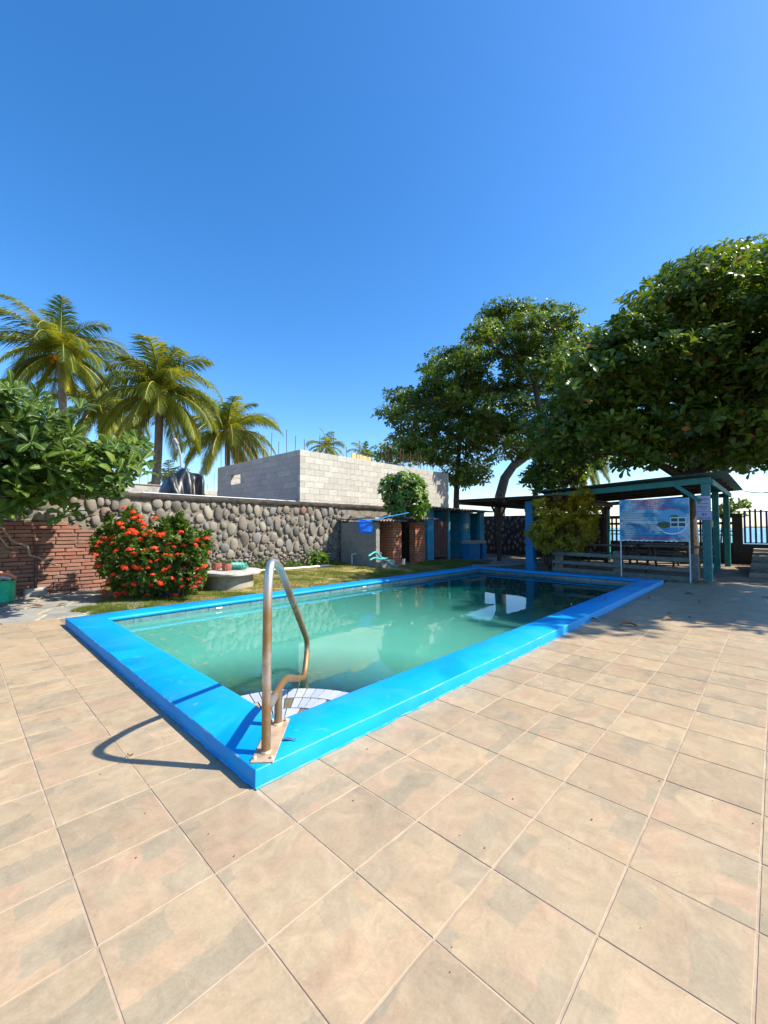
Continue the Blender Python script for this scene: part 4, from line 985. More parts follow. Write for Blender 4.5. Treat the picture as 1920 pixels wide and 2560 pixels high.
b = MB(); b.box(13.55, 14.65, 8.36, 8.8, .622, .655, .008).box(13.55, 14.65, 8.36, 8.41, .656, .73, .006).box(13.55, 14.65, 8.75, 8.8, .656, .73, .006).box(13.55, 13.60, 8.411, 8.749, .656, .73, .006).box(14.60, 14.65, 8.411, 8.749, .656, .73, .006); b.build('basin', M['concrete'], sk2)
MB().tube([(14.1, 8.78, .72), (14.1, 8.78, .86), (14.1, 8.68, .87)], .012, 6).build('tap', M['grey'], sk2)

# open lean-to roof on the blue column
ls = thing('lean_to', 'open lean-to with a thin dark roof carried by one thick blue column', 'shelter', (12, 6, 0))
MB().box(11.78, 12.02, 5.18, 5.42, -.05, 2.03, .008).build('column', M['bluecol'], ls)
MB().box(11.3, 17.0, 4.25, 7.65, 2.12, 2.15, .004).build('roof_sheet', M['darksheet'], ls)
for y in (4.4, 5.9, 7.45): MB().beam((11.4, y, 2.05), (16.9, y, 2.05), .06, .12, .004).build('rafter', M['darkwood'], ls)
MB().beam((11.55, 4.35, 2.09), (11.55, 7.6, 2.09), .05, .05, .004).build('purlin', M['darkwood'], ls); MB().beam((16.5, 4.35, 1.95), (16.5, 7.6, 1.95), .07, .10, .004).build('purlin', M['darkwood'], ls)
for x, y in ((16.4, 4.5), (16.4, 6.0), (16.4, 7.4), (13.9, 7.4)): MB().box(x-.06, x+.06, y-.06, y+.06, -.1, 1.985, .005).build('post', M['darkwood'], ls)
for x, y, s in ((13.9, 7.4, 1), (13.9, 7.4, -1), (16.4, 6.0, 1), (16.4, 4.5, 1)): MB().beam((x, y, 1.5), (x-.5*s, y, 2.0), .06, .06, .004).build('brace', M['darkwood'], ls)

# dark stone wall at the back
sw = thing('back_stone_wall', 'shaded stone wall beyond the lean-to, light pebbles set in dark mortar', 'wall', (17.5, 7.5, 0))
MB().box(17.54, 17.8, 4.9, 10.4, -.1, 1.78).build('wall_core', M['dark'], sw)
it = []; placed = []
for _ in range(1200):
    y = random.uniform(5.0, 10.3); z = random.uniform(.25, 1.68); a = random.uniform(.05, .085)
    if try_stone(y, z, a, a*1.7, 1.05): it.append((random.choice(sml), (17.53, y, z), (0, 0, R(90)), (a, .05, a*1.6)))
pieces('stone', it, sw)

# ================================================================ FENCE, SIGN, SHELTER
ff = thing('rail_fence', 'weathered three rail fence between the pool and the shelter', 'fence', (11.68, 2.9, 0))
for y in (4.42, 2.95, 1.38): MB().box(11.64, 11.80, y-.09, y+.09, -.03, .62+.01*y, .012).build('fence_post', M['paintwood'], ff)
for z, hh_ in ((.50, .09), (.27, .09), (.06, .12)):
    MB().beam((11.60, 4.55, z+.03), (11.60, 1.40, z), .05, hh_, .006).build('fence_rail', M['paintwood'], ff)
SX = 11.50; SY0, SY1, SZ0, SZ1 = 2.83, 1.42, .935, 1.92
sg = thing('rules_sign', 'large blue and white printed board headed REGLAMENTO DE USO DE PISCINA on white posts', 'sign', (SX, 2.1, 0))
for y in (SY0-.01, SY1+.01): MB().tube([(SX+.022, y, -.02), (SX+.022, y, SZ1+.01)], .014, 8).build('sign_leg', M['whitemetal'], sg)
MB().box(SX-.004, SX+.006, SY1, SY0, SZ0, SZ1).build('board', M['signsky'], sg)
for z in (SZ0, SZ1): MB().beam((SX+.003, SY0, z), (SX+.003, SY1, z), .018, .014, .002).build('board_edge', M['netblue'] if z > 1.5 else M['whitemetal'], sg)
SW, SHh = SY0-SY1, SZ1-SZ0
TXT = []
ROT = Matrix(((0, 0, -1), (-1, 0, 0), (0, 1, 0))).to_euler()
def text(s, parent, x, u, v, width, h, mat, Yl, Zt, W_, H_, align='LEFT', bold=.02, name='lettering'):
    """u,v fractions from the left and top of a board that faces -X"""
    c = bpy.data.curves.new(name, 'FONT'); c.body = s; c.size = h*1.38; c.align_x = align; c.offset = bold*h; c.extrude = .0004; c.resolution_u = 1; c.materials.append(mat); c.fill_mode = 'BOTH'
    o = put(name, c, parent, (x, Yl-u*W_, Zt-v*H_), ROT); TXT.append((o, width*W_)); return o
def st_(s, u, v, wd, h, m, al='LEFT', bold=.03): text(s, sg, SX-.0058, u, v, wd, h*SHh, M[m], SY0, SZ1, SW, SHh, al, bold)
# cloud and pool picture on the board
def disc(name, cu, cv, ru, rv, mat, x, a0=0, a1=360, n=28, parent=sg):
    V = [(x, SY0-(cu+ru*math.cos(R(a0+(a1-a0)*k/n)))*SW, SZ1-(cv-rv*math.sin(R(a0+(a1-a0)*k/n)))*SHh) for k in range(n+1)]
    return put(name, mesh(name, V, [tuple(range(n+1))[::-1]], mat), parent)
pic_sky = flat('picture_sky', (.10, .36, .60)); pic_pool = flat('picture_pool', (.07, .35, .62)); pic_green = pm('picture_trees', (.05, .10, .035), .6, .6, 40, 0, rand=False); pic_white = flat('picture_white', (.55, .68, .68)); pic_dark = flat('picture_dark', (.02, .05, .07))
disc('picture_pale_rim', .77, .55, .215, .30, M['lwhite'], SX-.0043); disc('picture_sky', .77, .53, .21, .29, pic_sky, SX-.0046); disc('picture_pool', .77, .53, .208, .285, pic_pool, SX-.0049, 205, 335)
disc('picture_trees', .66, .62, .10, .08, pic_green, SX-.0052); disc('picture_trees', .80, .44, .06, .05, pic_green, SX-.0051)
def prect(name, u0, u1, v0, v1, mat, x): MB().add([(x, SY0-u0*SW, SZ1-v0*SHh), (x, SY0-u1*SW, SZ1-v0*SHh), (x, SY0-u1*SW, SZ1-v1*SHh), (x, SY0-u0*SW, SZ1-v1*SHh)], [(3, 2, 1, 0)]).build(name, mat, sg)
prect('picture_house', .745, .965, .44, .68, pic_white, SX-.0054)
for u0, u1, v0, v1 in ((.757, .845, .465, .545), (.86, .945, .465, .545), (.757, .845, .575, .655), (.86, .945, .575, .655)): prect('picture_window', u0, u1, v0, v1, pic_dark, SX-.0056)
prect('picture_pillar', .852, .862, .66, .76, pic_white, SX-.0056)
st_('REGLAMENTO DE USO', .48, .078, .58, .062, 'lred', 'CENTER', .035); st_('DE PISCINA', .48, .138, .28, .060, 'lred', 'CENTER', .035)
st_('DE 8.00 AM A 9.00 PM', .47, .192, .42, .040, 'lred', 'CENTER', .03); st_('DE USTED DEPENDE QUE LA PISCINA SE MANTENGA LIMPIA', .50, .240, .70, .032, 'lred', 'CENTER')
body = [('* USAR TRAJE DE BAÑO', .21), ('* QUITARSE LA ARENA ANTES DE ENTRAR A LA PISCINA', .52), ('* SI USTED SALE DE LA PISCINA Y VUELVE A ENTRAR FAVOR', .56), ('  LAVARSE LOS PIES DE NUEVO', .28), ('* QUITARSE EL BRONCEADOR O BLOQUEADOR ANTES DE INGRESAR', .64),
 ('  A LA PISCINA', .13), ('* NO COMER NI BEBER DENTRO O EN LOS ALREDEDORES DE LA PISCINA', .69), ('* NO HACER ACTOS INMORALES DENTRO DE LA PISCINA', .53), ('* NO INGRESAR A LA PISCINA CON NINGUN TIPO DE ZAPATO O SANDALIA', .71),
 ('* NO JUGAR PELOTA DENTRO DE LA PISCINA PARA EVITAR ACCIDENTES', .69), ('  CON LOS DEMAS CLIENTES', .25), ('* NO INGRESAR NINGUN TIPO DE TABLA DE SURF DENTRO DE LA PISCINA', .71)]
for i, (s, wd) in enumerate(body): st_(s, .025 if s[0] == '*' else .045, .305+i*.0535, wd, .027, 'lblack', bold=.015)
st_('SI VOMITA DENTRO O EN LOS ALREDEDORES DE LA PISCINA SE RECARGARA $50.00 A SU CUENTA', .50, .935, .90, .026, 'lred', 'CENTER'); st_('SI NO ACATA ESTE REGLAMENTO DE LA PISCINA SE RECARGARA $25.00 A SU CUENTA', .49, .965, .81, .026, 'lred', 'CENTER')

shl = thing('beach_shelter', 'teal timber shelter with a sloping sheet roof over dark picnic tables', 'shelter', (14.8, 2.9, 0))
def post(x, y, z, w_, m): MB().box(x-w_/2, x+w_/2, y-w_/2, y+w_/2, -.1, z, .008).build('post', M[m], shl)
post(12.3, 1.19, 2.42, .17, 'tealpale'); post(12.3, 4.75, 2.24, .15, 'teal'); post(15.1, 1.25, 2.42, .15, 'teal'); post(17.6, 1.18, 2.42, .15, 'teal'); post(17.6, 4.75, 2.2, .15, 'teal')
MB().beam((12.21, 5.0, 2.17), (12.21, 1.08, 2.36), .06, .15, .006).build('front_beam', M['teal'], shl)
MB().beam((12.25, 1.08, 2.32), (17.9, 1.08, 2.32), .06, .14, .006).build('side_beam', M['tealpale'], shl); MB().beam((12.3, 4.85, 2.16), (17.9, 4.85, 2.16), .06, .14, .006).build('side_beam', M['teal'], shl)
MB().beam((17.7, 4.9, 2.16), (17.7, 1.08, 2.32), .06, .14, .006).build('rear_beam', M['teal'], shl)
MB().beam((12.2, 1.28, 1.86), (12.2, 1.78, 2.29), .05, .09, .005).build('brace', M['teal'], shl)
for x in (13.4, 14.6, 15.8, 17.0): MB().beam((x, 5.0, 2.26), (x, .95, 2.44), .05, .08, .004).build('rafter', M['darkwood'], shl)
def roof_corr(x0, x1, ya, yb, za, zb, period=.16, amp=.018):
    n = int((x1-x0)/period*6); V = []; Fc = []
    for s in (0, -.006):
        for j in range(7):
            for i in range(n+1): t = j/6; x = x0+(x1-x0)*i/n; V.append((x, ya+(yb-ya)*t, za+(zb-za)*t+amp*math.sin(2*math.pi*(x-x0)/period)+s))
    m = (n+1)*7
    for j in range(6):
        for i in range(n): a = j*(n+1)+i; Fc += [(a, a+1, a+n+2, a+n+1), (m+a, m+a+n+1, m+a+n+2, m+a+1)]
    for i in range(n): Fc.append((i, m+i, m+i+1, i+1)); a = 6*(n+1)+i; Fc.append((a, a+1, m+a+1, m+a))
    for j in range(6):
        for e in (0, n): a = j*(n+1)+e; Fc.append((a, a+n+1, m+a+n+1, m+a))
    return V, Fc
V, Fc = roof_corr(11.92, 18.3, 5.2, .78, 2.31, 2.515); put('roof_sheet', mesh('roof_sheet', V, Fc, M['greensheet'], True), shl)
def notice(label, y0, y1, z0, z1, X, lines, logo=False):
    t = thing('notice', label, 'notice', (X, (y0+y1)/2, z0), 'small notices on the shelter post')
    MB().box(X-.004, X, y1, y0, z0, z1, .001).build('panel', M['lwhite2'], t)
    for e0, e1 in (((y0, z0), (y1, z0)), ((y0, z1), (y1, z1)), ((y0, z0), (y0, z1)), ((y1, z0), (y1, z1))): MB().beam((X-.005, e0[0], e0[1]), (X-.005, e1[0], e1[1]), .004, .004).build('border', M['lblue'], t)
    for s, v, wd, h in lines: text(s, t, X-.0052, .5, v, wd, h*(z1-z0), M['lblack' if not logo else 'lblue'], y0, z1, y0-y1, z1-z0, 'CENTER', .02)
    if logo:
        cy_, cz_ = (y0+y1)/2, z1-.35*(z1-z0); V = [(X-.0055, cy_+.045*math.cos(a)*(1+.25*math.sin(3*a)), cz_+.030*math.sin(a)*(1+.2*math.cos(2*a))) for a in np.linspace(0, 6.28, 25)[:-1]]
        put('emblem', mesh('emblem', V, [tuple(range(24))], M['lblue']), t)
        V = [(X-.0059, cy_-.005+.011*math.cos(a), cz_+.004+.022*math.sin(a)) for a in np.linspace(0, 6.28, 13)[:-1]]; put('emblem_figure', mesh('emblem_figure', V, [tuple(range(12))], M['lwhite2']), t)
M['lwhite2'] = flat('pale_panel', (.46, .48, .62))
NX = 12.19
a, c = PX(1739, 1241, NX), PX(1776, 1278, NX); notice('white notice headed NUESTROS HORARIOS, upper panel on the teal post', a[1], c[1], c[2], a[2], NX, [('NUESTROS', .20, .72, .10), ('HORARIOS:', .30, .78, .10), ('PISCINA ABIERTA', .52, .8, .08), ('DE 8:00 a.m. a', .73, .76, .09), ('9:00 p.m.', .83, .46, .09)])
a, c = PX(1741, 1279, NX), PX(1781, 1300, NX); notice('white notice with a blue round emblem, lower panel on the teal post', a[1], c[1], c[2], a[2], NX, [('ADMINISTRACION DE', .78, .8, .12), ('PISCINA Y EL MAR', .93, .8, .12)], True)
wb = PX(1775, 1309, 12.25); tag(MB().box(12.25, 12.33, wb[1]-.05, wb[1]+.05, wb[2]-.09, wb[2]+.08, .01).build('wall_box', M['woodform'], None), 'small tan box fixed behind the teal post under the notices', 'box')

def picnic(x, y, label, rot=0):
    t = thing('picnic_table', label, 'picnic table', (x, y, 0), 'picnic tables under the shelter'); r = rot
    def W(a, c): return (x+a*math.cos(r)-c*math.sin(r), y+a*math.sin(r)+c*math.cos(r))
    def bm_(a0, c0, z0, a1, c1, z1, w_, h, nm): p, q = W(a0, c0), W(a1, c1); MB().beam((p[0], p[1], z0), (q[0], q[1], z1), w_, h, .004).build(nm, M['oldwood' if nm in ('top_plank', 'bench_plank') else 'darkwood'], t)
    for k in range(5): bm_(-.8, -.3+k*.15, .70, .8, -.3+k*.15, .70, .135, .035, 'top_plank')
    for s in (-1, 1):
        for k in (0, 1): bm_(-.8, s*(.58+k*.14), .42, .8, s*(.58+k*.14), .42, .125, .035, 'bench_plank')
        for e in (-.6, .6): bm_(e, s*.2, .66, e, s*.62, -.02, .05, .09, 'leg')
    for e in (-.6, .6): bm_(e, -.7, .37, e, .7, .37, .05, .08, 'bench_bearer')
picnic(14.0, 3.9, 'dark picnic table nearest the croton bush under the shelter', R(90)); picnic(14.3, 2.1, 'dark picnic table behind the rules sign, next to the front post', R(88)); picnic(16.3, 3.0, 'dark picnic table deepest inside the shelter, before the sea fence', R(92))

# ================================================================ SEA FENCE, GATE, STEPS
LX = 19.2
lw = thing('sea_fence', 'dark timber grid fence on a low wall along the beach', 'fence', (LX, 3, 0))
MB().box(LX-.1, LX+.1, .92, 10.2, -.1, .70, .01).build('low_wall', M['dark'], lw)
for z, h in ((1.67, .13), (1.40, .09), (1.115, .045), (.975, .04)): MB().beam((LX, .95, z), (LX, 10.1, z), .05, h, .003).build('rail', M['fencedark'], lw)
y = 1.05; k = 0
while y < 10: MB().box(LX-.03, LX+.025, y-.03, y+.03, .70, 1.66+(.05 if k % 4 == 0 else 0), .003).build('slat', M['fencedark'], lw); y += .165; k += 1
for y in (1.0, 3.4, 5.8): MB().box(LX-.12, LX+.12, y-.14, y+.14, -.1, 1.74, .01).build('pier', M['dark'], lw)
gt = thing('picket_gate', 'purple metal picket gate with the sea behind it', 'gate', (LX, -.3, .68))
for z in (.71, 1.26, 1.80): MB().beam((LX, .83, z), (LX, -2.6, z), .03, .035, .002).build('gate_rail', M['purple'], gt)
y = .80; k = 0
while y > -2.6: MB().box(LX-.035, LX-.016, y-.03, y+.03, .69, 1.84+.05*math.sin(k*.9), .003).build('picket', M['purple'], gt); y -= .142; k += 1
lw2 = thing('gate_plinth', 'low dark wall under the purple picket gate', 'wall', (LX, -2, 0)); MB().box(LX-.1, LX+.1, -8, .915, -.1, .67, .01).build('plinth', M['dark'], lw2)
stp = thing('garden_steps', 'wide worn plank steps rising to the purple gate', 'steps', (16, -.5, 0))
for k in range(7): MB().box(14.2+k*.55, 14.74+k*.55, -3.2, .55, -.08, .06+.085*k, .012).build('step', M['oldwood' if k % 2 else 'concrete2'], stp)
wq = [PX(1857, 1227, 18.2), PX(1880, 1231, 16.5), PX(1905, 1232.5, 14.5), PX(1960, 1226, 12)]
tag(MB().tube(wq+[(12, -2.5, 2.6)], .012, 5).build('cable', M['dark'], None), 'thin black cable sagging from the shelter roof corner', 'cable')

# ================================================================ TREES
def tree(name, label, trunk, lumps, per, L, W, forks, mat='almond', bark='bark', group=None, shape='simple', k=7, limbs=26, lr=.05, flatz=.55, base_r=.2, **kw):
    """trunk: list of points; forks: indices/points the limbs start from"""
    t = thing(name, label, 'tree', tuple(map(float, trunk[0])), group); n_ = len(trunk)
    MB().tube(trunk, [base_r*(1-.5*i/(n_-1))*(1.25 if i == 0 else 1) for i in range(n_)], 12).build('trunk', M[bark], t, True)
    F_ = [Vector(tuple(map(float, q))) for q in forks]; sub = random.sample(lumps[:190], min(limbs, len(lumps)))
    for c, r in sub:
        c = Vector(tuple(map(float, c))); q = min(F_, key=lambda f_: (f_-c).length+random.random()*1.5); b = MB()
        P_ = limb(b, q, c, lr*random.uniform(.8, 1.3), .014, .14, 6, 7)
        for s in range(3):
            e = P_[random.randint(3, 6)]; limb(b, e, e+Vector((random.uniform(-1, 1), random.uniform(-1, 1), random.uniform(-.2, .7)))*r*1.1, .02, .006, .1, 4, 3)
        b.build('branch', M[bark], t, True)
    put('crown', crown_mesh('crown', lumps, per, L, W, M[mat], flatz, k, shape, **kw), t); return t
def S2(pts): return [(x, y) for x, y in pts]
random.seed(5)
PA = [(845, 880), (872, 848), (915, 842), (935, 798), (962, 758), (1012, 755), (1040, 790), (1062, 900), (1068, 985), (1040, 1048), (998, 1052), (960, 1010), (885, 990), (868, 940)]
lA = [(c, random.uniform(.55, 1.15)) for c in polyfill(PA, 80, 20, 25, 19)]
tA = [PD(1140, 1330, 21.5), PD(1141, 1240, 21.5), PD(1143, 1180, 21.7), PD(1150, 1100, 22), PD(1160, 1030, 22.3)]; tA[0][2] = -.1
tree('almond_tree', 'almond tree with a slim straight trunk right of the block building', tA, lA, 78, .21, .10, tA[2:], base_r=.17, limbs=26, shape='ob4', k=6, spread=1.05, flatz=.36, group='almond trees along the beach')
PB = [(1032, 712), (1082, 668), (1160, 662), (1225, 672), (1240, 715), (1296, 718), (1300, 770), (1260, 850), (1225, 930), (1168, 975), (1135, 1010), (1100, 985), (1062, 950), (1058, 870), (1075, 800), (1045, 760)]
lB = [(c, random.uniform(.5, 1.1)) for c in polyfill(PB, 92, 19, 24, 19)]
tB = [PD(1246, 1345, 20), PD(1250, 1240, 20), PD(1262, 1195, 20.2), PD(1283, 1165, 20.5), PD(1312, 1145, 20.8), PD(1345, 1090, 21), PD(1350, 1030, 21.2), PD(1336, 960, 21.4)]; tB[0][2] = -.1
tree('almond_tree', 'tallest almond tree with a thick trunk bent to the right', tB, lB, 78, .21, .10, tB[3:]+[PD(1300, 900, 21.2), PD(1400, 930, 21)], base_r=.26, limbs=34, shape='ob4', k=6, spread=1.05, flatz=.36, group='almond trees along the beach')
PE = [(1140, 1035), (1165, 1005), (1170, 965), (1195, 930), (1260, 930), (1290, 1000), (1262, 1040), (1215, 1050), (1170, 1062)]
lE = [(c, random.uniform(.35, .6)) for c in polyfill(PE, 40, 15.5, 18, 16)]
tE = [PD(1445, 1335, 17), PD(1440, 1235, 17), PD(1425, 1200, 16.9), PD(1400, 1180, 16.8), PD(1370, 1170, 16.7)]; tE[0][2] = -.1
tree('almond_tree', 'low drooping almond tree behind the corner of the lean-to roof', tE, lE, 90, .24, .12, tE[2:], base_r=.13, limbs=14, lr=.035, group='almond trees along the beach')
lS = [(PD(u*1.157, v*1.157, D), r) for u, v, D, r in ((838, 975, 42, 1.5), (855, 965, 42, 1.6), (875, 972, 41, 1.6), (828, 990, 43, 1.2), (848, 992, 42, 1.6), (870, 995, 42, 1.6), (895, 985, 41, 1.5))]
tS = [PD(985, 1300, 42), PD(985, 1180, 42)]; tS[0][2] = -.1
tree('distant_tree', 'small distant tree showing over the right half of the block building', tS, lS, 22, .34, .17, tS[1:], base_r=.2, limbs=5)
PC = [(1188, 925), (1200, 850), (1245, 785), (1330, 722), (1392, 700), (1402, 650), (1438, 592), (1512, 578), (1565, 545), (1659, 540), (1720, 590), (1720, 985), (1640, 1000), (1560, 1000), (1440, 985), (1368, 1010), (1310, 980), (1240, 985), (1195, 965)]
lC = [(c, random.uniform(.45, 1.05)) for c in polyfill(PC, 190, 9.0, 14.8, 18)]
for _ in range(108):        # the crown goes on beyond the right edge of the picture and shades the deck
    a = random.random()*6.28; q = math.sqrt(random.random()); x, y = 14.5+q*4.9*math.cos(a), -3.6+q*4.4*math.sin(a); lC.append((np.array([x, y, random.uniform(4.2, 7.4)-.12*abs(y+3.6)]), random.uniform(.75, 1.15)))
for _ in range(34): lC.append((np.array([random.uniform(10.0, 12.6), random.uniform(-3.2, -1.3), random.uniform(5.2, 6.9)]), random.uniform(.7, .95)))
tC = [PD(1722, 1375, 14.6), PD(1722, 1260, 14.6), PD(1720, 1200, 14.6)]; tC[0][2] = -.1
fk = [PD(1690, 1120, 14), PD(1760, 1130, 14.4), PD(1650, 1160, 14.4), PD(1730, 1050, 13.5), PD(1820, 1100, 13), PD(1600, 1110, 14), PD(1850, 960, 12), PD(1560, 1000, 13)]
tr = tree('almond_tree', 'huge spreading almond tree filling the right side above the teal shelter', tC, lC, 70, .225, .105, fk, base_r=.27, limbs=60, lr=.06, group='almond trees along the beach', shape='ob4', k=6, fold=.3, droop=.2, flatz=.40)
b = MB(); s0 = PD(1720, 1195, 14.6)
for q in fk: limb(b, s0, q, .15, .07, .12, 8, 8)
P_ = limb(b, s0, (15.5, -2.6, 5.2), .14, .08, .05, 8, 8)
for q in ((14, -5.5, 6.6), (12.2, -3, 6.8), (17, -5, 6.4), (13.5, -1.8, 7.4), (11.2, -2, 7.2)): limb(b, P_[-1], q, .07, .02, .1)
b.build('main_limb', M['bark'], tr, True)
lF = [(PD(u, v, D), r) for u, v, D, r in ((1825, 1268, 16, .35), (1845, 1258, 16, .25), (1865, 1262, 16, .2), (1810, 1280, 16.5, .4), (1838, 1290, 17, .3))]
tF = [PD(1800, 1400, 17), PD(1806, 1300, 17), PD(1818, 1275, 16.6)]; tF[0][2] = -.1
tree('almond_sapling', 'thin almond sapling between the rear teal posts and the gate', tF, lF, 90, .22, .11, tF[1:], base_r=.035, limbs=5, lr=.015)

# near broad-leaved tree at the left
random.seed(11)
PL_ = [(-60, 860), (0, 832), (28, 850), (78, 852), (112, 885), (148, 905), (165, 958), (200, 972), (245, 955), (296, 948), (318, 988), (300, 1028), (262, 1040), (255, 1078), (215, 1068), (170, 1060), (135, 1085), (80, 1075), (45, 1085), (20, 1108), (-60, 1120)]
Cn = np.array(polyfill(PL_, 330, 5.6, 7.6, 9)); Cn = np.concatenate([Cn, rng.normal(size=(300, 3))*np.array([.9, .5, .42])+np.array([-.5, 8.2, 2.15])]); Cn = Cn[(Cn-_C) @ _F > 5.3]
ax = np.array([[-.1, -.5, .75]])+unit(len(Cn))*.55
V, Q, r = rosettes(Cn, ax, 7, .225, .105, 1.15, 'obov', .22, .25, None, .12)
lt = thing('broadleaf_tree', 'near tree with big glossy paddle leaves hanging over the brick wall', 'tree', (-.9, 8.9, 0))
put('crown', npmesh('crown', V, Q, M['bigleaf'], r), lt)
VV = V.reshape(-1, 5, 3, 3); Lf, Md, Rt = VV[:, :, 0], VV[:, :, 1], VV[:, :, 2]; nn = np.cross(Rt[:, 2]-Lf[:, 2], Md[:, 3]-Md[:, 1]); nn /= np.linalg.norm(nn, axis=1, keepdims=True)+1e-9
sd_ = (Rt[:, 2:3]-Lf[:, 2:3])*.028; W2 = []
for sg_ in (1, -1):
    W2.append(np.stack([Md[:, :4]+nn[:, None]*.0022*sg_-sd_, Md[:, :4]+nn[:, None]*.0022*sg_+sd_], 2))
W2 = np.concatenate(W2).reshape(-1, 8, 3); nq = len(W2); q3 = np.array([[0, 1, 3, 2], [2, 3, 5, 4], [4, 5, 7, 6]])
struct(put('leaf_vein', npmesh('leaf_vein', W2.reshape(-1, 3), ((np.arange(nq)*8)[:, None, None]+q3[None]).reshape(-1, 4), M['vein'], np.zeros(nq*8)), lt), 'stuff')
A_, S_, N_ = None, None, None
b = MB(); limb(b, (-.9, 8.9, -.05), (-.7, 8.5, 1.6), .12, .08, .05, 10); b.build('trunk', M['palebark'], lt, True)
b = MB()
for i in range(36): q = Cn[random.randrange(len(Cn))]*.94+np.array([-.7, 8.5, 1.9])*.06; limb(b, (-.7, 8.6, 1.5), q, .024, .005, .06, 5, 6)
b.build('branch', M['bark'], lt, True)
def zp(x, y, Y): return tuple(PY(x/8.295, 1360+y/8.295, Y))
dv = thing('dead_branch', 'pale bare twisted branch reaching across the brick wall behind the steel post', 'branch', zp(0, -300, 9.7))
P_ = [zp(-300, -560, 9.5), zp(60, -330, 9.6), zp(250, -60, 9.65), zp(430, 0, 9.7), zp(590, 50, 9.7), zp(615, 240, 9.72), zp(740, 262, 9.74), zp(830, 285, 9.76), zp(880, 340, 9.78), zp(1000, 360, 9.8), zp(1100, 425, 9.82), zp(1180, 440, 9.84)]
MB().tube(smooth_path(P_, .04, 3), .017, 7).build('main_stem', M['palebark'], dv, True)
MB().tube([zp(-400, -400, 9.6), zp(0, -150, 9.65), zp(150, 60, 9.7), zp(440, 60, 9.72)], [.02, .016, .012, .008], 6).build('side_stem', M['palebark'], dv, True)
for k in range(9): MB().tube([zp(-60, 20+k*30, 9.7), zp(random.uniform(60, 150), 60+k*22, 9.72), zp(random.uniform(180, 420), 120+k*16, 9.75)], [.005, .004, .002], 4).build('twig', M['palebark'], dv)

# ---------------------------------------------------------------- palms
def frond(base, az, el, L, droop, age, nst=46, lw=.035, ll=.26):
    """returns rachis points and leaflet arrays"""
    P = [Vector(base)]; d = Vector((math.cos(az)*math.cos(el), math.sin(az)*math.cos(el), math.sin(el))); n = 14; ds = L/n; pts = [P[0].copy()]; dirs = [d.copy()]
    for i in range(n):
        d = (d+Vector((0, 0, -1))*droop*(.35+1.3*i/n)/n).normalized(); pts.append(pts[-1]+d*ds); dirs.append(d.copy())
    LP, LA, LN, LL, LR = [], [], [], [], []; tilt = random.uniform(-.45, .45)
    for i in range(nst):
        t = .10+.90*i/nst; s = t*n; a = min(int(s), n-1); f_ = s-a; p = pts[a].lerp(pts[a+1], f_); dd = dirs[a]
        side = dd.cross(Vector((0, 0, 1)))
        if side.length < .1: side = Vector((1, 0, 0))
        side.normalize(); up = side.cross(dd)
        l = L*ll*(math.sin(math.pi*min(1, (t*.86+.12)))**.6)*random.uniform(.8, 1.15)*1.12
        for sgn in (-1, 1):
            dr = .45+1.1*age+random.uniform(-.2, .45)+tilt*sgn
            v = (side*sgn*1.0+dd*(.75+.6*t)+up*.2-Vector((0, 0, 1))*dr).normalized()
            v2 = (v-Vector((0, 0, 1))*(.5+.6*age)).normalized(); LP.append((p, p+v*l*.5, p+v*l*.5+v2*l*.5, dd)); LR.append(min(1, max(0, age*.62+.1+random.uniform(-.12, .16)+.22*t*age)))
    return pts, LP, LR
def palm(label, crown, base, L, n, tr, seed, nuts=6, els=(-.75, 1.35), nst=84, lw=.034, group='coconut palms beyond the wall', name='coconut_palm', droop=2.1):
    random.seed(seed); t = thing(name, label, 'palm tree', tuple(map(float, base)), group); c = Vector(tuple(map(float, crown))); b0 = Vector(tuple(map(float, base)))
    Pt = []; Rr = []
    for i in range(15):
        q = i/14; p = b0.lerp(c-Vector((0, 0, .1)), q)+Vector((math.sin(q*3)*.12, 0, 0)); Pt.append(p); Rr.append(tr*(1.25-.4*q if i else 1.6)*(1+.04*(i % 2)))
    MB().tube(Pt, Rr, 10).build('trunk', M['palmbark'], t, True)
    for k in range(n):
        q = k/n; el = els[1]+(els[0]-els[1])*q+random.uniform(-.22, .22); az = k*2.399+random.uniform(-.45, .45); age = max(0, min(1, (q-.42)*1.3+random.uniform(-.25, .2)))
        pts, LP, LR = frond(c, az, el, L*random.uniform(.85, 1.08)*(1 if q > .1 else .8), droop*random.uniform(.8, 1.25)*(1-.25*q), age, nst)
        V = []; Q = []; 
        for (a, m_, e, dd) in LP:
            w_ = dd*lw*.5; i0_ = len(V); V += [a-w_, a+w_, m_-w_*1.15, m_+w_*1.15, e-w_*.12, e+w_*.12]; Q += [(i0_, i0_+1, i0_+3, i0_+2), (i0_+2, i0_+3, i0_+5, i0_+4)]
        f_ = put('frond', npmesh('frond', np.array([tuple(v) for v in V]), np.array(Q), M['palmleaf'], np.repeat(np.array(LR), 6)), t)
        MB().tube(pts, [.035*(1-.85*i/14)*L/3.3 for i in range(15)], 4).build('rib', M['rachis'], f_)
    for k in range(nuts):
        a = k*2.4; p = c+Vector((math.cos(a)*.34, math.sin(a)*.34, -.20-.09*(k % 3))); o = put('coconut', NUT, t, p)
bm = bmesh.new(); bmesh.ops.create_icosphere(bm, subdivisions=2, radius=.13); bmesh.ops.scale(bm, vec=(1, 1, 1.2), verts=bm.verts); NUT = bpy.data.meshes.new('coconut'); bm.to_mesh(NUT); bm.free(); NUT.materials.append(M['coconut']); NUT.polygons.foreach_set('use_smooth', [True]*len(NUT.polygons))
def gb(u, v, D): p = PD(u, v, D); p[2] = -.05; return p
palm('tallest coconut palm, its crown highest at the far left', PD(150, 885, 19.5), gb(158, 1240, 19.5), 3.25, 38, .17, 1, 9)
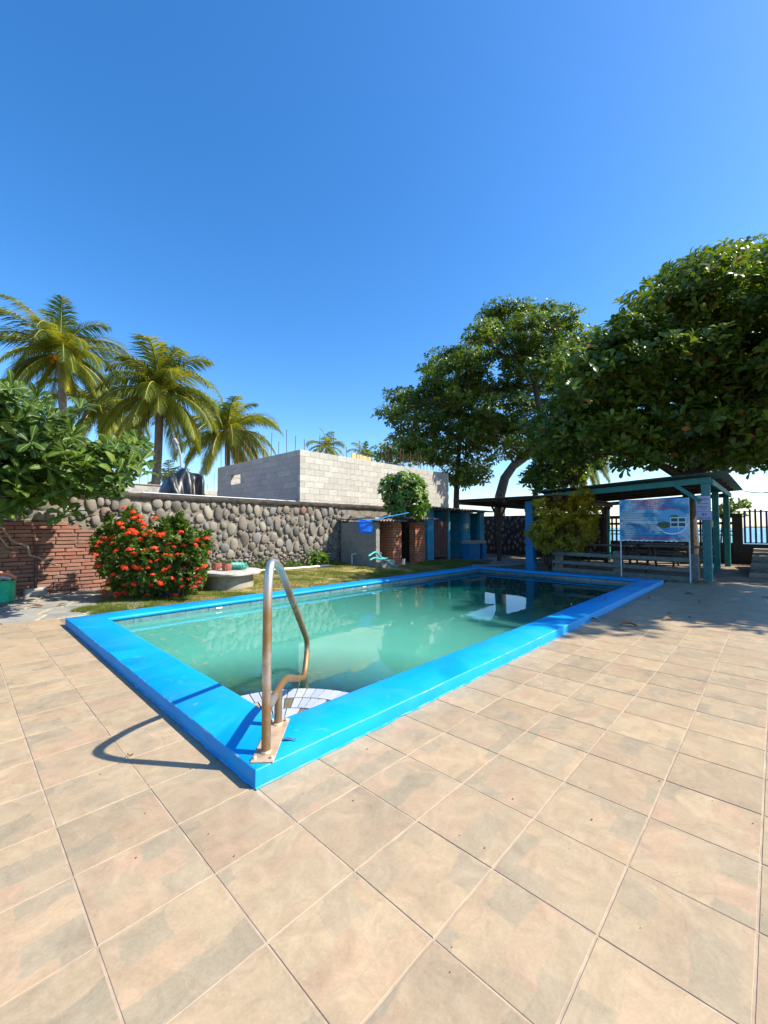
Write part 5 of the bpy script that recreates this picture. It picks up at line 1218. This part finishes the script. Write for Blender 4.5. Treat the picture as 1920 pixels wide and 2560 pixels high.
palm('coconut palm with orange nuts and yellow hanging fronds, centre of the palm group', PD(399, 980, 18), gb(372, 1240, 19), 3.15, 40, .17, 2, 12, els=(-.95, 1.35))
palm('coconut palm half hidden behind and between the two largest ones', PD(250, 1015, 23), gb(256, 1240, 23), 3.6, 32, .17, 3, 6, els=(-1.0, 1.1))
palm('green coconut palm just left of the grey block building', PD(567, 1080, 24), gb(562, 1240, 24), 3.8, 38, .16, 4, 5, els=(-.8, 1.35))
palm('small far palm rising over the corner of the block building', PD(816, 1118, 50), gb(816, 1240, 50), 3.2, 20, .16, 5, 0, nst=24, lw=.08)
palm('smallest far palm behind the pale formwork boards', PD(912, 1138, 58), gb(912, 1240, 58), 3.0, 18, .16, 6, 0, nst=22, lw=.09)
palm('young yellowish palm low behind the grey rendered wall', PD(421, 1200, 21), gb(421, 1260, 21), 1.5, 12, .07, 7, 0, els=(.1, 1.4), nst=24)
palm('dark fronded palm behind the roof of the teal shelter', PD(1455, 1135, 22), gb(1462, 1300, 22), 2.4, 20, .2, 8, 0, els=(-1.0, 1.0), group='palms behind the shelter')

# ---------------------------------------------------------------- shrubs
random.seed(31)
# red ixora
ic = np.array([2.55, 7.62, .78])
ix = thing('ixora_bush', 'rounded ixora bush covered in orange red flower heads beside the pool', 'bush', (2.55, 7.62, 0))
PI_ = [(205, 1175), (222, 1140), (262, 1130), (270, 1098), (292, 1100), (318, 1140), (350, 1125), (380, 1132), (410, 1150), (448, 1158), (456, 1190), (440, 1240), (418, 1290), (340, 1300), (285, 1302), (240, 1265), (222, 1235), (210, 1205)]
C_ = []; nrm = []
for c in polyfill(PI_, 520, 6.95, 8.0, 4.5): C_.append(c)
C_ = np.array(C_); extra = np.array([2.75, 7.85, .72])+unit(520)*np.array([.72, .5, .56])*(rng.random((520, 1))**.4); C_ = np.concatenate([C_, extra])
C_ = C_[(C_[:, 1] > 6.85) & (C_[:, 2] > .06)]
def pixu(Pn): q = Pn-_C; return 960+FPX*(q @ _R)/(q @ _F)
C_ = C_[(pixu(C_) > 246) & (pixu(C_) < 512)]
sp = C_-ic+np.array([0, 0, .4])
for j in range(3): pass
for u_, v_, n_ in ((274, 1290, 12), (424, 1300, 14), (447, 1285, 14), (462, 1310, 12), (478, 1330, 10), (240, 1345, 8), (395, 1325, 8), (517, 1330, 8)):
    for k_ in range(n_): C_ = np.concatenate([C_, [PD(u_+random.uniform(-4, 4), v_+k_*5.5, 7.35)]])
sp = C_-ic+np.array([0, 0, .4])
tw = [C_+unit(len(C_))*.05 for _ in range(4)]; C2 = np.concatenate([C_]+tw); ax = np.tile(sp, (5, 1))+unit(len(C2))*.5
V, Q, r = rosettes(C2, ax, 7, .075, .032, .95, 'simple', .25, .3)
put('foliage', npmesh('foliage', V, Q, M['shrubleaf'], r), ix)
b = MB()
for i in range(26): q = C_[random.randrange(len(C_))]; limb(b, (2.75+random.uniform(-.2, .2), 7.8+random.uniform(-.12, .12), 0), q, .012, .005, .08, 4, 5)
b.build('stem', M['bark'], ix, True)
def headmesh(i):
    n = 46; d = unit(n); d[:, 2] = np.abs(d[:, 2])*.8-.1; C0 = d*np.array([1, 1, .62]); V, Q, r = rosettes(C0*.052, d, 4, .021, .014, 1.35, 'simple', .1, .2, rng.random(n), 0)
    return npmesh('flower_head', V, Q, M['petal'], r)
hm = [headmesh(i) for i in range(5)]
hp_ = []
FL = [(920, 355), (985, 385), (1035, 420), (905, 500), (950, 548), (1000, 540), (1065, 470), (1040, 590), (1070, 550), (1110, 528), (1180, 555), (830, 618), (830, 572), (780, 585), (738, 612), (715, 638), (700, 700), (960, 660), (860, 672), (1075, 672), (1140, 655), (1160, 680), (1250, 625), (1285, 640), (1310, 590), (1360, 632), (1310, 695), (1350, 700), (1415, 612), (1450, 628), (1505, 628), (1530, 580), (1548, 685), (1465, 590), (1340, 535), (925, 798), (1000, 795), (1040, 805), (910, 780), (730, 785), (1105, 750), (1170, 740), (1220, 710), (1260, 705), (1232, 660), (1200, 555), (1095, 795), (1132, 852), (1215, 820), (1360, 800), (1390, 745), (1460, 810), (1280, 880), (1340, 885), (1190, 910), (1120, 925), (1350, 935), (1435, 938), (1485, 880), (1395, 880), (930, 925), (995, 918), (880, 990), (925, 985), (768, 970), (780, 1000), (850, 1005), (945, 1040), (1090, 1000), (1090, 1072), (1300, 1000), (840, 845), (770, 940), (800, 905), (1450, 860), (1510, 790), (860, 985), (990, 430), (1150, 430), (1255, 795), (1470, 915), (990, 700), (1035, 450), (890, 470), (1060, 500), (975, 520), (1130, 545)]
for x, y in FL:
    u, v = x/2.9625, 1150+y/2.9625; q = (u-372)/150; D = 7.15+.55*q*q+.15*random.random()
    p = PD(u, v, 7.3); dr_ = (p-_C)/np.linalg.norm(p-_C); rel = C2-_C; al = rel @ dr_; off = np.linalg.norm(rel-al[:, None]*dr_, axis=1); near = al[off < .11]
    p = _C+dr_*(np.percentile(near, 6)-.05 if len(near) > 3 else np.linalg.norm(p-_C)); s = random.uniform(.6, 1.05)
    put('flower_head', random.choice(hm), ix, p, (random.uniform(-.4, .9), random.uniform(-.5, .5), random.random()*6), (s, s, s))
P = []
while len(P) < 150:
    x, y = 2.6+random.gauss(0, .8), 7.0+random.gauss(0, .3)
    if y > 6.66: P.append((x, y, hgt(x, y)+.035))
C_ = np.array(P); V, Q, r = leaves(C_, unit(150)*np.array([1, 1, .2]), np.array([[0, 0, 1.]]*150)+unit(150)*.3, .02, .016); pt = put('fallen_petals', npmesh('fallen_petals', V, Q, M['petal'], r)); pt['kind'] = 'stuff'
# croton
cr_ = thing('croton_bush', 'yellow leaved croton bush between the blue column and the rules sign', 'bush', (12.4, 4.7, 0))
PCr = [(1142, 1150), (1165, 1125), (1152, 1082), (1185, 1085), (1205, 1062), (1225, 1072), (1240, 1056), (1275, 1062), (1278, 1090), (1296, 1102), (1280, 1135), (1285, 1160), (1240, 1195), (1205, 1195), (1170, 1185)]
C_ = np.array(polyfill(PCr, 330, 11.2, 12.7, 5)); ax = C_-np.array([12.5, 4.75, .7])+unit(len(C_))*.4+np.array([0, 0, .3])
C2 = np.concatenate([C_, C_+unit(len(C_))*.1, C_+unit(len(C_))*.12, C_+unit(len(C_))*.09]); ax = np.tile(ax, (4, 1))
V, Q, r = rosettes(C2, ax, 9, .125, .035, .8, 'simple', .2, .3, np.clip((C2[:, 2]-.75)/1.5+rng.normal(size=len(C2))*.2, .02, 1)*.86); put('foliage', npmesh('foliage', V, Q, M['croton'], r), cr_)
b = MB()
for i in range(40): q = C_[random.randrange(len(C_))]; limb(b, (12.45+random.uniform(-.2, .2), 4.75+random.uniform(-.2, .2), 0), q, .02, .006, .08, 4, 5)
b.build('stem', M['bark'], cr_, True)
# glossy small tree in front of the building
nt_ = thing('small_glossy_tree', 'small bright tree with drooping glossy leaves before the sunlit block wall', 'tree', tuple(PY(1018, 1290, 10.65)[:2])+(0,))
PN = [(822, 1045), (835, 1030), (870, 1018), (905, 1028), (918, 1055), (925, 1095), (910, 1115), (885, 1105), (862, 1112), (840, 1105), (832, 1075)]
C_ = np.array(polyfill(PN, 190, 12.2, 13.2, 5)); nc_ = PD(1012, 1245, 12.7); ax = (C_-nc_)*1.2+unit(len(C_))*.3+np.array([0, 0, .35])
V, Q, r = rosettes(C_, ax, 7, .19, .095, 1.25, 'ov', .25, .3, None, .45); put('crown', npmesh('crown', V, Q, M['noni'], r), nt_)
b = MB(); bx0 = Vector((nt_.location.x, 10.65, 0)); limb(b, bx0, tuple(nc_-np.array([0, 0, .3])), .04, .03, .03, 8); b.build('trunk', M['palebark'], nt_, True); b = MB()
for i in range(26): limb(b, tuple(nc_-np.array([0, 0, .3])), C_[random.randrange(len(C_))], .016, .005, .1, 4, 5)
b.build('branch', M['palebark'], nt_, True)
# small plants by the stone wall
def plant(label, c, r, n, L, W, shape='ov', mat='noni', hz_=.5):
    t = thing('leafy_plant', label, 'plant', (c[0], c[1], c[2])); b = MB(); C_ = []
    for i in range(n):
        a = random.random()*6.28; q = r*math.sqrt(random.random()); e = (c[0]+q*math.cos(a), c[1]+q*math.sin(a)*.5, c[2]+hz_*random.uniform(.25, 1)*(1-.4*q/r)); C_.append(e); b.tube([c, e], .006, 4)
    b.build('stem', M['shrubleafstem'], t); C_ = np.array(C_); V, Q, rr = rosettes(C_, (C_-np.array(c))+np.array([0, 0, .2]), 7, L, W, 1.1, shape, .25, .3, None, .2); put('foliage', npmesh('foliage', V, Q, M[mat], rr), t)
M['shrubleafstem'] = pm('green_stem', (.10, .15, .04), .6, .2, 9, 0)
p = PY(790, 1408, 9.6); plant('broad leaved plant growing at the wall foot near the shed', (p[0], 9.6, hgt(p[0], 9.6)), .36, 34, .15, .06, hz_=.46)
p = PY(735, 1412, 9.75); plant('low weed clump at the wall foot left of the broad leaved plant', (p[0], 9.75, hgt(p[0], 9.75)), .4, 34, .06, .025, 'simple', 'shrubleaf', .3)
p = PY(668, 1410, 9.8); plant('wiry weeds climbing the small stones above the white pipe', (p[0], 9.8, hgt(p[0], 9.8)), .28, 30, .055, .02, 'simple', 'shrubleaf', .42)
p = PY(628, 1415, 9.8); plant('sparse weeds at the wall foot right of the mint jug', (p[0], 9.8, hgt(p[0], 9.8)), .2, 18, .055, .02, 'simple', 'shrubleaf', .3)
p = PY(585, 1416, 9.8); plant('tuft of weeds hidden behind the pots by the wall', (p[0], 9.8, hgt(p[0], 9.8)), .25, 14, .06, .025, 'simple', 'shrubleaf', .22)

# ---------------------------------------------------------------- dry leaves
def dry_leaf(label, p, L, rz, z, roll=.5):
    W_ = L*.42; V = []; st_l = [(0, .05), (.25, .34), (.5, .5), (.75, .42), (1, .04)]; tt = random.uniform(.3, .8)
    for t, hw in st_l:
        zz = .22*L*math.sin(math.pi*t)*roll+.004
        for s in (-1, -.5, 0, .5, 1):
            e = hw*s*W_*(1-.35*roll*abs(s)); V.append((t*L-L/2, e, zz+abs(s)**1.5*hw*W_*.8*roll*(1.2 if s > 0 else .7)+random.uniform(0, .003)))
    Q = [(i*5+j, i*5+j+1, (i+1)*5+j+1, (i+1)*5+j) for i in range(4) for j in range(4)]
    t = thing('dry_leaf', label, 'leaf', (p[0], p[1], z), 'dry almond leaves on the ground')
    me = npmesh('blade', np.array(V), np.array(Q), M['dryleaf'], rng.random()*.7+rng.random(len(V))*.3, True); o = put('blade', me, t, (p[0], p[1], z+.001), (random.uniform(-.15, .15), random.uniform(-.1, .1), rz))
    b = MB(); b.tube([(-L/2, 0, .005), (-L*.62, .01, .012), (-L*.78, .0, .010)], .0022, 4); b.build('leaf_stalk', M['rust'], None); s_ = bpy.context.scene.objects[-1] if False else None
    return o
_tub = bpy.data.objects
def dl(label, u, v, L, rz=None, z=0.0, roll=.5):
    p = G(u, v, z); rz = random.random()*6.28 if rz is None else rz; L *= .74; roll *= random.uniform(.6, .9)
    V = None; W_ = L*.42; pts = []
    t = thing('dry_leaf', label, 'leaf', (float(p[0]), float(p[1]), z), 'dry almond leaves on the ground')
    st_l = [(0, .05), (.2, .3), (.42, .48), (.65, .5), (.85, .34), (1, .04)]
    for q, hw in st_l:
        zz = .30*L*math.sin(math.pi*min(1, q*1.1))*roll*.6+.003
        for s in (-1, -.5, 0, .5, 1):
            pts.append((q*L-L/2, hw*s*W_*(1-.4*roll*abs(s)), zz+abs(s)**1.4*hw*W_*.9*roll*(1.3 if s > 0 else .6)+random.uniform(0, .07)*L))
    Q = [(i*5+j, i*5+j+1, (i+1)*5+j+1, (i+1)*5+j) for i in range(5) for j in range(4)]
    me = npmesh('leaf_blade', np.array(pts), np.array(Q), M['dryleaf'], np.clip(rng.random()*.7+rng.random(len(pts))*.3, 0, 1), True)
    put('leaf_blade', me, t, (p[0], p[1], z), (random.uniform(-.12, .12), 0, rz))
    c, s = math.cos(rz), math.sin(rz); f_ = lambda a, b_, e: (p[0]+a*c-b_*s, p[1]+a*s+b_*c, z+e)
    MB().tube([f_(-L/2, 0, .006), f_(-L*.62, .01, .016), f_(-L*.76, 0, .008)], .0025, 4).build('leaf_stalk', M['rust'], t)
random.seed(3)
dl('curled brown leaf on the blue coping beside the handrail plate', 720, 1851, .095, R(130), .091, .5)
dl('crumpled brown leaf on the far part of the right coping', 1513, 1499, .16, .5, .091, .9)
dl('upright curled leaf against the outer side of the coping', 1486, 1552, .17, 1.0, .001, 1.1)
dl('long orange brown leaf at the tip of the tree shadow', 1572, 1566, .30, -.85, .001, .7)
dl('grey brown leaf with a raised stalk inside the shadow, right of the orange one', 1670, 1552, .22, -.7, .001, .9)
dl('tiny reddish leaf at the shadow edge', 1724, 1545, .10, .4, .001, .8)
dl('small black leaf in the middle of the shadow', 1674, 1535, .09, 1.4, .001, .7)
dl('curled leaf in the shade close to the coping end', 1622, 1495, .2, .2, .001, .9)
dl('brown leaf in the shade below the fence end post', 1723, 1487, .2, 1.2, .001, .8)
dl('brown leaf lying in a light fleck of the shade', 1749, 1506, .2, .1, .001, .8)
dl('leaf at the foot of the fence rail', 1687, 1455, .25, .5, .001, .7)
dl('dark curved leaf before the shelter post', 1756, 1459, .36, -.8, .001, .6)
dl('orange leaf in the shade at the right edge', 1914, 1496, .2, .8, .001, .6)
dl('large tan leaf lying on the flagstones', 88, 1518, .28, -.5, .004, .5)
dl('pale small leaf on the flagstones left of the tan one', 43, 1519, .2, .3, .004, .6)
dl('straw coloured leaf under the concrete foot', 77, 1503, .26, 0, .004, .5)
dl('pale pink leaf right of the concrete foot', 112, 1497, .2, .4, .004, .5)
dl('leaf against the grass edge near the brick wall', 139, 1501, .16, 1.2, .004, .7)
dl('tan leaf below the grass edge', 156, 1514, .2, .5, .004, .7)
dl('leaf between the bucket and the concrete foot', 30, 1499, .24, .2, .004, .5)
dl('brown leaf in front of the green bucket', 8, 1516, .24, .9, .004, .5)
dl('tan leaf on the grass below the bricks', 169, 1486, .24, .1, .03, .5)
dl('tiny white petal on a tile near the handrail shadow', 329, 1888, .035, .3, .001, .2)

bpy.context.view_layer.update()
for o, wd in TXT:
    w0 = o.dimensions.x
    if w0 > 0: o.scale.x = wd/w0
for o in list(bpy.data.objects):
    if o.name.startswith('leaf_stalk') and o.parent is None: bpy.data.objects.remove(o)
bpy.context.view_layer.update()
dg = bpy.context.evaluated_depsgraph_get()
for o, wd in TXT:                       # print becomes plain mesh lettering
    me = bpy.data.meshes.new_from_object(o.evaluated_get(dg)); par, l, r, s = o.parent, o.location.copy(), o.rotation_euler.copy(), o.scale.copy()
    bpy.data.objects.remove(o); n = bpy.data.objects.new('lettering', me); COL.objects.link(n); n.parent = par; n.location = l; n.rotation_euler = r; n.scale = s
